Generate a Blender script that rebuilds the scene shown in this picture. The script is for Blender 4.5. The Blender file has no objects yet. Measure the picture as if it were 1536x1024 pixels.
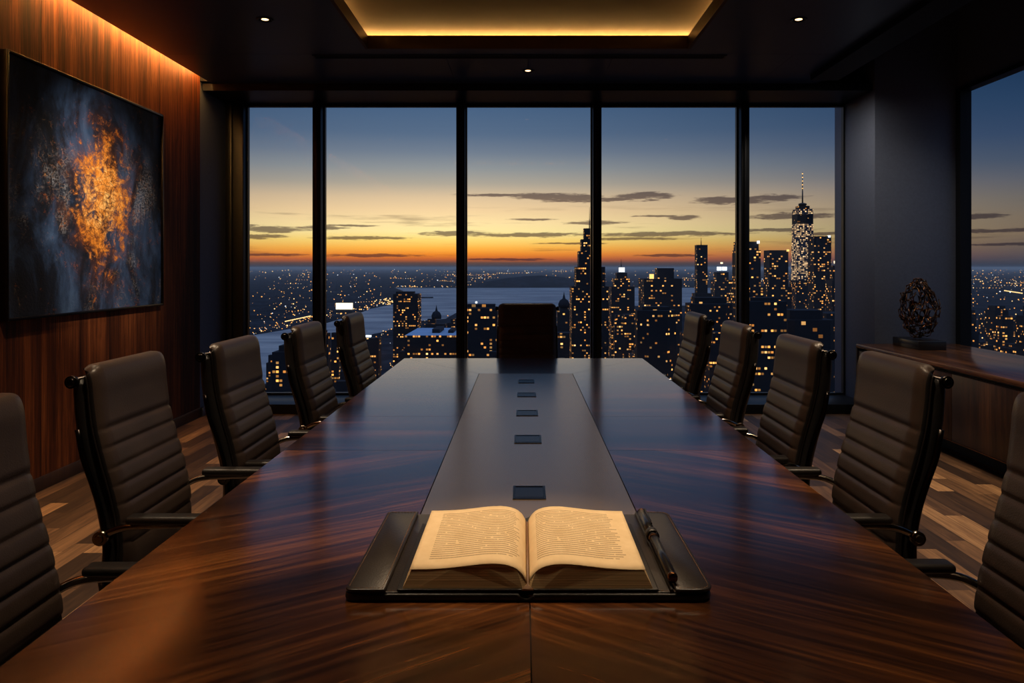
import bpy, bmesh, math, random
from mathutils import Vector, Matrix
PI = math.pi
random.seed(7)
S = bpy.context.scene
C = S.collection
CAMZ = 1.36
F = 1200.0          # focal length in photograph pixels
VX, VY = 785.0, 401.0

def at(px, py, Y):
    return Vector(((px - VX) / F * Y, Y, CAMZ + (VY - py) / F * Y))

def lin(c):
    out = []
    for v in c:
        v = v / 255.0
        out.append(v / 12.92 if v <= 0.04045 else ((v + 0.055) / 1.055) ** 2.4)
    return tuple(out) + (1.0,)

# ---------------------------------------------------------------- objects
def tag(o, label=None, cat=None, group=None, kind=None):
    if label: o['label'] = label
    if cat: o['category'] = cat
    if group: o['group'] = group
    if kind: o['kind'] = kind
    return o

def empty(name, loc=(0, 0, 0), rz=0.0, label=None, cat=None, group=None):
    o = bpy.data.objects.new(name, None)
    C.objects.link(o)
    o.empty_display_size = 0.1
    o.location = loc
    o.rotation_euler = (0, 0, rz)
    return tag(o, label, cat, group)

def mesh_obj(name, me, parent=None, mats=(), smooth=None):
    for m in mats: me.materials.append(m)
    o = bpy.data.objects.new(name, me)
    C.objects.link(o)
    if parent is not None: o.parent = parent
    return o

def copy_tree(o, parent=None):
    c = o.copy()
    C.objects.link(c)
    if parent is not None: c.parent = parent
    for ch in list(o.children):
        copy_tree(ch, c)
    return c

class MB:
    """collects shapes and links them as one mesh object"""
    def __init__(self):
        self.bm = bmesh.new()
        self.uv = self.bm.loops.layers.uv.new('UVMap')

    def faces(self, verts, faces, mi=0, smooth=False, uvs=None):
        vs = [self.bm.verts.new(v) for v in verts]
        for k, f in enumerate(faces):
            try:
                fc = self.bm.faces.new([vs[i] for i in f])
            except ValueError:
                continue
            fc.material_index = mi
            fc.smooth = smooth
            if uvs:
                for lp, i in zip(fc.loops, f): lp[self.uv].uv = uvs[i]
        return vs

    def box(self, x0, x1, y0, y1, z0, z1, bev=0.0, seg=2, mi=0, mat=None):
        t = bmesh.new()
        r = bmesh.ops.create_cube(t, size=1.0)
        for v in t.verts:
            v.co = Vector(((x0 + x1) / 2 + v.co.x * (x1 - x0), (y0 + y1) / 2 + v.co.y * (y1 - y0), (z0 + z1) / 2 + v.co.z * (z1 - z0)))
        if bev > 0:
            bmesh.ops.bevel(t, geom=list(t.edges), offset=bev, segments=seg, profile=0.5, affect='EDGES')
        self.absorb(t, mi, mat, smooth=bev > 0)
        return self

    def absorb(self, t, mi=0, mat=None, smooth=False):
        if mat is not None:
            bmesh.ops.transform(t, matrix=mat, verts=t.verts)
        t.verts.index_update()
        vs = [self.bm.verts.new(v.co) for v in t.verts]
        for f in t.faces:
            try:
                nf = self.bm.faces.new([vs[v.index] for v in f.verts])
            except ValueError:
                continue
            nf.material_index = mi
            nf.smooth = smooth
        t.free()

    def cyl(self, p0, p1, r0, r1=None, seg=16, mi=0, caps=True, smooth=True):
        if r1 is None: r1 = r0
        p0, p1 = Vector(p0), Vector(p1)
        d = (p1 - p0).normalized()
        a = d.orthogonal().normalized(); b = d.cross(a)
        va, vb = [], []
        for k in range(seg):
            w = 2 * PI * k / seg
            n = a * math.cos(w) + b * math.sin(w)
            va.append(self.bm.verts.new(p0 + n * r0)); vb.append(self.bm.verts.new(p1 + n * r1))
        for k in range(seg):
            j = (k + 1) % seg
            f = self.bm.faces.new((va[k], va[j], vb[j], vb[k])); f.material_index = mi; f.smooth = smooth
        if caps:
            f = self.bm.faces.new(va[::-1]); f.material_index = mi
            f = self.bm.faces.new(vb); f.material_index = mi
        return self

    def tube(self, pts, r, seg=10, mi=0, closed=False, flat=1.0):
        pts = [Vector(p) for p in pts]
        n = len(pts)
        rings = []
        up = None
        for i, p in enumerate(pts):
            if closed: t = pts[(i + 1) % n] - pts[i - 1]
            else: t = pts[min(i + 1, n - 1)] - pts[max(i - 1, 0)]
            t.normalize()
            if up is None: up = t.orthogonal().normalized()
            a = (up - t * up.dot(t))
            if a.length < 1e-6: a = t.orthogonal()
            a.normalize(); up = a
            b = t.cross(a)
            rr = r[i] if isinstance(r, (list, tuple)) else r
            rings.append([self.bm.verts.new(p + a * (rr * math.cos(2 * PI * k / seg)) + b * (rr * flat * math.sin(2 * PI * k / seg))) for k in range(seg)])
        m = n if closed else n - 1
        for i in range(m):
            A, B = rings[i], rings[(i + 1) % n]
            for k in range(seg):
                j = (k + 1) % seg
                f = self.bm.faces.new((A[k], A[j], B[j], B[k])); f.smooth = True; f.material_index = mi
        if not closed:
            self.bm.faces.new(rings[0][::-1]).material_index = mi
            self.bm.faces.new(rings[-1]).material_index = mi
        return self

    def lathe(self, prof, cx=0, cy=0, cz=0, seg=32, mi=0):
        rings = []
        for (r, z) in prof:
            rings.append([self.bm.verts.new((cx + r * math.cos(2 * PI * k / seg), cy + r * math.sin(2 * PI * k / seg), cz + z)) for k in range(seg)])
        for A, B in zip(rings[:-1], rings[1:]):
            for k in range(seg):
                j = (k + 1) % seg
                f = self.bm.faces.new((A[k], A[j], B[j], B[k])); f.smooth = True; f.material_index = mi
        self.bm.faces.new(rings[0][::-1]).material_index = mi
        self.bm.faces.new(rings[-1]).material_index = mi
        return self

    def loft(self, rings, mi=0, caps=True, smooth=True):
        R = [[self.bm.verts.new(p) for p in ring] for ring in rings]
        n = len(R[0])
        for A, B in zip(R[:-1], R[1:]):
            for k in range(n):
                j = (k + 1) % n
                f = self.bm.faces.new((A[k], A[j], B[j], B[k])); f.smooth = smooth; f.material_index = mi
        if caps:
            for ring in (R[0][::-1], R[-1]):
                f = self.bm.faces.new(ring); f.material_index = mi; f.smooth = smooth
        return self

    def prism(self, poly, z0, z1, mi=0):
        n = len(poly)
        vs = [(p[0], p[1], z0) for p in poly] + [(p[0], p[1], z1) for p in poly]
        fs = [tuple(range(n))[::-1], tuple(range(n, 2 * n))] + [(k, (k + 1) % n, n + (k + 1) % n, n + k) for k in range(n)]
        self.faces(vs, fs, mi)
        return self

    def build(self, name, mats, parent=None, loc=None, recalc=True):
        if recalc:
            bmesh.ops.recalc_face_normals(self.bm, faces=self.bm.faces)
        me = bpy.data.meshes.new(name)
        self.bm.to_mesh(me); self.bm.free()
        if not isinstance(mats, (list, tuple)): mats = [mats]
        o = mesh_obj(name, me, parent, mats)
        if loc is not None: o.location = loc
        return o

def spline(pts, n):
    """Catmull-Rom through pts (tuples), n samples uniformly over arc length"""
    P = [Vector(p) for p in pts]
    P = [P[0] * 2 - P[1]] + P + [P[-1] * 2 - P[-2]]
    out = []
    for i in range(1, len(P) - 2):
        for k in range(24):
            t = k / 24
            a, b, c, d = P[i - 1], P[i], P[i + 1], P[i + 2]
            out.append(0.5 * ((2 * b) + (c - a) * t + (2 * a - 5 * b + 4 * c - d) * t * t + (3 * b - a - 3 * c + d) * t ** 3))
    out.append(P[-2].copy())
    L = [0.0]
    for a, b in zip(out[:-1], out[1:]): L.append(L[-1] + (b - a).length)
    res = []; j = 0
    for k in range(n):
        s = L[-1] * k / (n - 1)
        while j < len(L) - 2 and L[j + 1] < s: j += 1
        t = (s - L[j]) / max(L[j + 1] - L[j], 1e-9)
        res.append(out[j].lerp(out[j + 1], t))
    return res, L[-1]

# ---------------------------------------------------------------- materials
class NT:
    def __init__(self, name):
        self.m = bpy.data.materials.new(name)
        self.m.use_nodes = True
        self.t = self.m.node_tree
        self.t.nodes.clear()
        self.out = self.n('ShaderNodeOutputMaterial')
    def n(self, typ, **kw):
        nd = self.t.nodes.new(typ)
        for k, v in kw.items(): setattr(nd, k, v)
        return nd
    def l(self, a, b): self.t.links.new(a, b)
    def put(self, sock, v):
        if hasattr(v, 'is_output'): self.l(v, sock)
        else: sock.default_value = v
    def math(self, op, a, b=None, c=None, clamp=False):
        nd = self.n('ShaderNodeMath', operation=op); nd.use_clamp = clamp
        self.put(nd.inputs[0], a)
        if b is not None: self.put(nd.inputs[1], b)
        if c is not None: self.put(nd.inputs[2], c)
        return nd.outputs[0]
    def vmath(self, op, a, b=None):
        nd = self.n('ShaderNodeVectorMath', operation=op)
        self.put(nd.inputs[0], a)
        if b is not None: self.put(nd.inputs[1], b)
        return nd.outputs[0]
    def noise(self, vec, scale=1.0, detail=4.0, rough=0.55, dist=0.0):
        nd = self.n('ShaderNodeTexNoise')
        self.put(nd.inputs['Vector'], vec)
        nd.inputs['Scale'].default_value = scale; nd.inputs['Detail'].default_value = detail
        nd.inputs['Roughness'].default_value = rough; nd.inputs['Distortion'].default_value = dist
        return nd.outputs['Fac']
    def ramp(self, fac, stops, interp='LINEAR'):
        nd = self.n('ShaderNodeValToRGB')
        cr = nd.color_ramp; cr.interpolation = interp
        while len(cr.elements) > 1: cr.elements.remove(cr.elements[-1])
        cr.elements[0].position = stops[0][0]; cr.elements[0].color = stops[0][1]
        for p, c in stops[1:]:
            e = cr.elements.new(p); e.color = c
        self.l(fac, nd.inputs[0])
        return nd.outputs[0]
    def mix(self, f, a, b, blend='MIX'):
        nd = self.n('ShaderNodeMix', data_type='RGBA', blend_type=blend)
        self.put(nd.inputs[0], f); self.put(nd.inputs[6], a); self.put(nd.inputs[7], b)
        return nd.outputs[2]
    def sstep(self, v, a, b):
        nd = self.n('ShaderNodeMapRange', interpolation_type='SMOOTHSTEP')
        self.put(nd.inputs[0], v)
        nd.inputs[1].default_value = a; nd.inputs[2].default_value = b
        return nd.outputs[0]
    def sep(self, v):
        nd = self.n('ShaderNodeSeparateXYZ'); self.l(v, nd.inputs[0]); return nd.outputs
    def comb(self, x, y, z=0.0):
        nd = self.n('ShaderNodeCombineXYZ')
        for i, v in enumerate((x, y, z)): self.put(nd.inputs[i], v)
        return nd.outputs[0]
    def coord(self, which='Object'):
        return self.n('ShaderNodeTexCoord').outputs[which]
    def bsdf(self, col, rough=0.5, metal=0.0, spec=0.5, bump=None, bstr=0.2, bdist=0.01, coat=0.0, coatr=0.1, emit=None, estr=0.0):
        b = self.n('ShaderNodeBsdfPrincipled')
        self.put(b.inputs['Base Color'], col); self.put(b.inputs['Roughness'], rough)
        self.put(b.inputs['Metallic'], metal); b.inputs['Specular IOR Level'].default_value = spec
        b.inputs['Coat Weight'].default_value = coat; b.inputs['Coat IOR'].default_value = 1.5; b.inputs['Coat Roughness'].default_value = coatr
        if bump is not None:
            bp = self.n('ShaderNodeBump'); bp.inputs['Strength'].default_value = bstr; bp.inputs['Distance'].default_value = bdist
            self.l(bump, bp.inputs['Height']); self.l(bp.outputs[0], b.inputs['Normal'])
        if emit is not None:
            self.put(b.inputs['Emission Color'], emit); self.put(b.inputs['Emission Strength'], estr)
        self.l(b.outputs[0], self.out.inputs[0])
        return self.m

def plain(name, col, rough=0.5, metal=0.0, spec=0.5, var=0.12, scale=30.0, bstr=0.06, coat=0.0):
    t = NT(name)
    nz = t.noise(t.coord(), scale, 4)
    c = lin(col)
    lo = tuple(v * (1 - var) for v in c[:3]) + (1,); hi = tuple(min(1, v * (1 + var)) for v in c[:3]) + (1,)
    return t.bsdf(t.ramp(nz, [(0.3, lo), (0.7, hi)]), rough, metal, spec, nz, bstr, 0.002, coat, 0.2)

def wood(name, cols, rough=0.3, along=1.2, across=26.0, coord='UV', axis=0, spec=0.5, bstr=0.08, isl=0.35, coat=0.0):
    """streaky veneer; grain runs along the given axis of the coordinates"""
    t = NT(name)
    v = t.coord(coord)
    x, y, z = t.sep(v)
    rnd = t.n('ShaderNodeNewGeometry').outputs['Random Per Island']
    comp = [x, y, z]
    g = comp.pop(axis)
    o1 = t.math('MULTIPLY', rnd, 37.0)
    a = t.math('ADD', comp[0], o1)
    warp = t.noise(t.comb(t.math('MULTIPLY', g, 1.3), t.math('MULTIPLY', a, 2.0), comp[1]), 1.0, 2)
    a2 = t.math('ADD', a, t.math('MULTIPLY', warp, 0.06))
    big = t.noise(t.comb(t.math('MULTIPLY', g, along * 0.5), t.math('MULTIPLY', a2, across * 0.35), t.math('MULTIPLY', comp[1], across * 0.35)), 1.0, 3, 0.55)
    fine = t.noise(t.comb(t.math('MULTIPLY', g, along * 2.2), t.math('MULTIPLY', a2, across * 3.2), t.math('MULTIPLY', comp[1], across * 3.2)), 1.0, 5, 0.65)
    pore = t.noise(t.comb(t.math('MULTIPLY', g, along * 7), t.math('MULTIPLY', a2, across * 12), t.math('MULTIPLY', comp[1], across * 12)), 1.0, 2, 0.5)
    m = t.math('ADD', t.math('MULTIPLY', big, 0.55), t.math('MULTIPLY', fine, 0.45))
    m = t.math('ADD', m, t.math('MULTIPLY', t.math('SUBTRACT', rnd, 0.5), isl * 0.25))
    col = t.ramp(m, [(0.36, lin(cols[0])), (0.47, lin(cols[1])), (0.56, lin(cols[2])), (0.66, lin(cols[3]))])
    col = t.mix(t.math('MULTIPLY', t.sstep(pore, 0.56, 0.70), 0.55), col, lin(cols[0]))
    r = t.math('ADD', rough - 0.05, t.math('MULTIPLY', fine, 0.1))
    return t.bsdf(col, r, 0.0, spec, fine, bstr, 0.002, coat, 0.14)

def emitter(name, col, strength, sample=True):
    t = NT(name)
    e = t.n('ShaderNodeEmission')
    e.inputs[0].default_value = tuple(col) + (1,) if len(col) == 3 else col
    e.inputs[1].default_value = strength
    t.l(e.outputs[0], t.out.inputs[0])
    if not sample: t.m.cycles.emission_sampling = 'NONE'
    return t.m

M = {}
M['wall_wood'] = wood('walnut_wall', [(32, 15, 8), (76, 37, 18), (112, 59, 29), (146, 84, 43)], 0.6, 0.7, 20.0, 'Object', 2, 0.12)
M['table_wood'] = wood('table_walnut', [(27, 15, 9), (50, 28, 15), (86, 49, 23), (146, 88, 40)], 0.2, 1.0, 18.0, 'UV', 0, 0.5, bstr=0.02, coat=1.0)
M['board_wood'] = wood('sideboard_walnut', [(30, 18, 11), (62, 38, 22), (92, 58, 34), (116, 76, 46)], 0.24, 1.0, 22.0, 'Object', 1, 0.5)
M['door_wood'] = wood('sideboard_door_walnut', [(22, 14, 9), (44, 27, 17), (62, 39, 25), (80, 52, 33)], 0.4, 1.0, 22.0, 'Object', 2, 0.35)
M['inlay'] = plain('inlay_panel', (206, 184, 164), 0.27, 0.85, 0.8, 0.10, 220, 0.06, 0.3)
M['black_lacquer'] = plain('black_lacquer', (20, 18, 18), 0.25, 0, 0.5)
M['dark_wall'] = plain('charcoal_paint', (92, 101, 120), 0.6, 0, 0.35, 0.08, 60)
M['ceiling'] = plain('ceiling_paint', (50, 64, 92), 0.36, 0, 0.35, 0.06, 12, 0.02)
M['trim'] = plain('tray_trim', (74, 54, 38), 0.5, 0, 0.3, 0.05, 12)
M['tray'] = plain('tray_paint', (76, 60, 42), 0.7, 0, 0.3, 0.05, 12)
M['black'] = plain('matt_black', (10, 10, 11), 0.6, 0, 0.3)
M['frame'] = plain('window_metal', (26, 28, 32), 0.38, 0.5, 0.5)
M['chrome'] = plain('dark_chrome', (150, 140, 130), 0.16, 1.0, 0.5, 0.05)
M['gunmetal'] = plain('gunmetal', (52, 48, 46), 0.28, 1.0, 0.5)
M['bronze'] = plain('bronze', (120, 80, 48), 0.25, 1.0, 0.5, 0.4, 24, 0.3)
M['bronze_dark'] = plain('dark_bronze', (40, 32, 28), 0.3, 0.9, 0.5, 0.4, 24, 0.3)

def leather(name, col, rough, scale=260.0):
    t = NT(name)
    v = t.coord()
    vo = t.n('ShaderNodeTexVoronoi'); t.l(v, vo.inputs[0]); vo.inputs['Scale'].default_value = scale
    nz = t.noise(v, 6.0, 4)
    c = lin(col)
    cc = t.ramp(nz, [(0.3, tuple(x * 0.75 for x in c[:3]) + (1,)), (0.7, tuple(x * 1.2 for x in c[:3]) + (1,))])
    return t.bsdf(cc, t.math('ADD', rough - 0.06, t.math('MULTIPLY', nz, 0.14)), 0, 0.45, vo.outputs['Distance'], 0.12, 0.002)
M['pad'] = leather('seat_leather', (64, 52, 46), 0.38)
M['shell'] = leather('shell_leather', (22, 20, 20), 0.5)
M['arm_pad'] = leather('arm_leather', (27, 23, 21), 0.4)
M['folio'] = leather('folio_leather', (34, 28, 26), 0.34)
M['folio_dark'] = leather('folio_edge_leather', (22, 18, 16), 0.4)
M['stitch'] = plain('stitching', (120, 86, 58), 0.6)

def floor_mat():
    t = NT('plank_floor')
    x, y, z = t.sep(t.coord())
    W, L = 0.105, 0.80
    u = t.math('DIVIDE', x, W); row = t.math('FLOOR', u)
    wn = t.n('ShaderNodeTexWhiteNoise', noise_dimensions='1D'); t.l(row, wn.inputs['W'])
    vv = t.math('ADD', t.math('DIVIDE', y, L), t.math('MULTIPLY', wn.outputs[0], 7.0))
    cell = t.math('FLOOR', vv)
    w2 = t.n('ShaderNodeTexWhiteNoise', noise_dimensions='2D'); t.l(t.comb(row, cell), w2.inputs['Vector'])
    r = w2.outputs[0]
    off = t.math('MULTIPLY', r, 50.0)
    g = t.noise(t.comb(t.math('ADD', t.math('MULTIPLY', x, 42.0), off), t.math('MULTIPLY', y, 2.6), off), 1.0, 5, 0.65, 0.6)
    m = t.math('ADD', t.math('MULTIPLY', r, 0.75), t.math('MULTIPLY', t.math('SUBTRACT', g, 0.5), 0.9))
    col = t.ramp(m, [(0.0, lin((48, 34, 26))), (0.3, lin((80, 58, 42))), (0.6, lin((128, 96, 68))), (0.9, lin((186, 146, 104)))])
    fu = t.math('FRACT', u); fv = t.math('FRACT', vv)
    edge = t.math('MINIMUM', t.math('MINIMUM', fu, t.math('SUBTRACT', 1.0, fu)), t.math('MULTIPLY', t.math('MINIMUM', fv, t.math('SUBTRACT', 1.0, fv)), L / W))
    gap = t.sstep(edge, 0.0, 0.025)
    col = t.mix(gap, lin((20, 15, 12)), col)
    return t.bsdf(col, 0.5, 0, 0.35, gap, 0.3, 0.003)
M['floor'] = floor_mat()

def glass_mat():
    t = NT('window_glass')
    tr = t.n('ShaderNodeBsdfTransparent'); tr.inputs[0].default_value = (0.97, 0.98, 0.98, 1)
    gl = t.n('ShaderNodeBsdfGlossy'); gl.inputs['Roughness'].default_value = 0.0
    gl.inputs['Color'].default_value = (0.8, 0.85, 0.9, 1)
    gm = t.n('ShaderNodeNewGeometry'); dt = t.n('ShaderNodeVectorMath', operation='DOT_PRODUCT')
    t.l(gm.outputs['Incoming'], dt.inputs[0]); t.l(gm.outputs['Normal'], dt.inputs[1])
    om = t.math('SUBTRACT', 1.0, t.math('ABSOLUTE', dt.outputs['Value']))
    fr = t.math('ADD', 0.02, t.math('MULTIPLY', t.math('POWER', om, 5.0), 0.8), clamp=True)
    mx = t.n('ShaderNodeMixShader')
    t.l(fr, mx.inputs[0]); t.l(tr.outputs[0], mx.inputs[1]); t.l(gl.outputs[0], mx.inputs[2])
    t.l(mx.outputs[0], t.out.inputs[0])
    return t.m
M['glass'] = glass_mat()

def painting_mat():
    t = NT('abstract_canvas')
    u, v, _ = t.sep(t.coord('UV'))
    uv = t.comb(u, v)
    # base: navy and black in vertical smears
    n1 = t.noise(t.comb(t.math('MULTIPLY', u, 5.0), t.math('MULTIPLY', v, 2.2)), 1.0, 6, 0.62, 0.5)
    base = t.ramp(n1, [(0.36, lin((9, 11, 17))), (0.46, lin((22, 30, 46))), (0.55, lin((46, 66, 98))), (0.68, lin((74, 100, 138)))])
    n2 = t.noise(t.comb(t.math('ADD', t.math('MULTIPLY', u, 4.0), 9.3), t.math('MULTIPLY', v, 2.6)), 1.0, 8, 0.7, 0.4)
    grain = t.noise(uv, 90.0, 3, 0.7)
    pale = t.math('MULTIPLY', t.sstep(n2, 0.53, 0.70), t.sstep(grain, 0.40, 0.62))
    lowleft = t.math('MULTIPLY', t.sstep(v, 0.9, 0.25), t.sstep(t.math('ABSOLUTE', t.math('SUBTRACT', u, 0.55)), 0.0, 0.4))
    base = t.mix(t.math('MULTIPLY', pale, t.math('ADD', 0.25, t.math('MULTIPLY', lowleft, 0.75))), base, lin((158, 160, 168)))
    # gold leaf region: leaning plume around the middle
    dx = t.math('SUBTRACT', u, t.math('ADD', 0.55, t.math('MULTIPLY', t.math('SUBTRACT', t.noise(uv, 3.0, 3), 0.5), 0.35)))
    dy = t.math('SUBTRACT', v, 0.50)
    d = t.math('SQRT', t.math('ADD', t.math('POWER', t.math('DIVIDE', dx, 0.31), 2.0), t.math('POWER', t.math('DIVIDE', dy, 0.53), 2.0)))
    plume = t.math('POWER', t.sstep(d, 1.15, 0.0), 1.3)
    n3 = t.noise(uv, 7.0, 5, 0.65, 0.6)
    base = t.mix(t.math('MULTIPLY', t.math('MULTIPLY', plume, 0.75), t.sstep(n3, 0.35, 0.6)), base, lin((116, 62, 22)))
    nf = t.noise(uv, 26.0, 8, 0.82, 0.5)
    leaf = t.math('ADD', t.math('ADD', t.math('MULTIPLY', nf, 0.62), t.math('MULTIPLY', n3, 0.42)), t.math('MULTIPLY', plume, 0.165))
    leafm = t.sstep(leaf, 0.575, 0.70)
    vo = t.n('ShaderNodeTexVoronoi', feature='DISTANCE_TO_EDGE'); vo.inputs['Scale'].default_value = 30.0
    t.l(t.vmath('ADD', uv, t.comb(t.math('MULTIPLY', nf, 0.03), t.math('MULTIPLY', n3, 0.03))), vo.inputs[0])
    crack = t.sstep(vo.outputs[0], 0.0, 0.07)
    goldc = t.ramp(t.math('ADD', t.math('MULTIPLY', nf, 0.7), t.math('MULTIPLY', plume, 0.24)), [(0.32, lin((84, 40, 12))), (0.44, lin((176, 92, 24))), (0.56, lin((232, 146, 48))), (0.68, lin((255, 214, 136)))])
    gold = t.math('MULTIPLY', leafm, t.math('ADD', 0.35, t.math('MULTIPLY', crack, 0.65)))
    vein = t.math('MULTIPLY', t.sstep(vo.outputs[0], 0.035, 0.0), t.math('MULTIPLY', t.sstep(n2, 0.50, 0.62), t.sstep(nf, 0.45, 0.58)))
    col = t.mix(gold, base, goldc)
    col = t.mix(t.math('MULTIPLY', vein, 0.55), col, lin((206, 146, 82)))
    b = t.math('ADD', grain, t.math('MULTIPLY', leafm, 0.6))
    return t.bsdf(col, 0.55, 0, 0.3, b, 0.35, 0.006)
M['canvas'] = painting_mat()

def page_mat():
    t = NT('printed_page')
    u, v, _ = t.sep(t.coord('UV'))
    N = 31.0
    vv = t.math('MULTIPLY', v, N); line = t.math('FLOOR', vv); fv = t.math('FRACT', vv)
    wob = t.noise(t.comb(t.math('MULTIPLY', u, 60.0), line), 1.0, 3)
    inrow = t.math('MULTIPLY', t.sstep(fv, 0.22, 0.36), t.sstep(fv, 0.80, 0.62))
    word = t.sstep(t.noise(t.comb(t.math('MULTIPLY', u, 26.0), t.math('MULTIPLY', line, 7.31)), 1.0, 1), 0.30, 0.36)
    glyph = t.sstep(t.noise(t.comb(t.math('MULTIPLY', u, 150.0), t.math('MULTIPLY', v, 160.0)), 1.0, 2), 0.40, 0.55)
    wn = t.n('ShaderNodeTexWhiteNoise', noise_dimensions='1D'); t.l(line, wn.inputs['W'])
    rend = t.math('ADD', 0.82, t.math('MULTIPLY', wn.outputs[0], 0.07))
    box = t.math('MULTIPLY', t.math('MULTIPLY', t.math('GREATER_THAN', u, 0.13), t.math('LESS_THAN', u, rend)),
                 t.math('MULTIPLY', t.math('GREATER_THAN', v, 0.13), t.math('LESS_THAN', v, 0.93)))
    ink = t.math('MULTIPLY', t.math('MULTIPLY', inrow, word), t.math('MULTIPLY', t.math('ADD', 0.45, t.math('MULTIPLY', glyph, 0.55)), box))
    pn = t.noise(t.comb(u, v), 7.0, 4)
    paper = t.ramp(pn, [(0.3, lin((214, 188, 146))), (0.7, lin((226, 202, 162)))])
    col = t.mix(t.math('MULTIPLY', ink, 0.68), paper, lin((66, 46, 30)))
    return t.bsdf(col, 0.7, 0, 0.2)
M['page'] = page_mat()
def edge_mat():
    t = NT('page_edges')
    x, y, z = t.sep(t.coord())
    n = t.noise(t.comb(t.math('MULTIPLY', x, 2.0), t.math('MULTIPLY', y, 2.0), t.math('MULTIPLY', z, 900.0)), 1.0, 3)
    return t.bsdf(t.ramp(n, [(0.3, lin((150, 122, 86))), (0.7, lin((214, 184, 138)))]), 0.8, 0, 0.2, n, 0.3, 0.001)
M['page_edge'] = edge_mat()

# ---------------------------------------------------------------- camera
cam = bpy.data.cameras.new('camera'); co = bpy.data.objects.new('camera', cam); C.objects.link(co)
co.location = (0, 0, CAMZ); co.rotation_euler = (PI / 2, 0, 0)
cam.sensor_width = 36.0; cam.lens = F / 1536 * 36.0
cam.shift_x = -(VX - 768) / 1536.0
cam.shift_y = -(512 - VY) / 1536.0
cam.clip_start = 0.05; cam.clip_end = 300000
S.camera = co
S.view_settings.view_transform = 'Standard'; S.view_settings.look = 'None'
S.view_settings.exposure = 0.0; S.view_settings.gamma = 1.0; S.view_settings.use_curve_mapping = False

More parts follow.
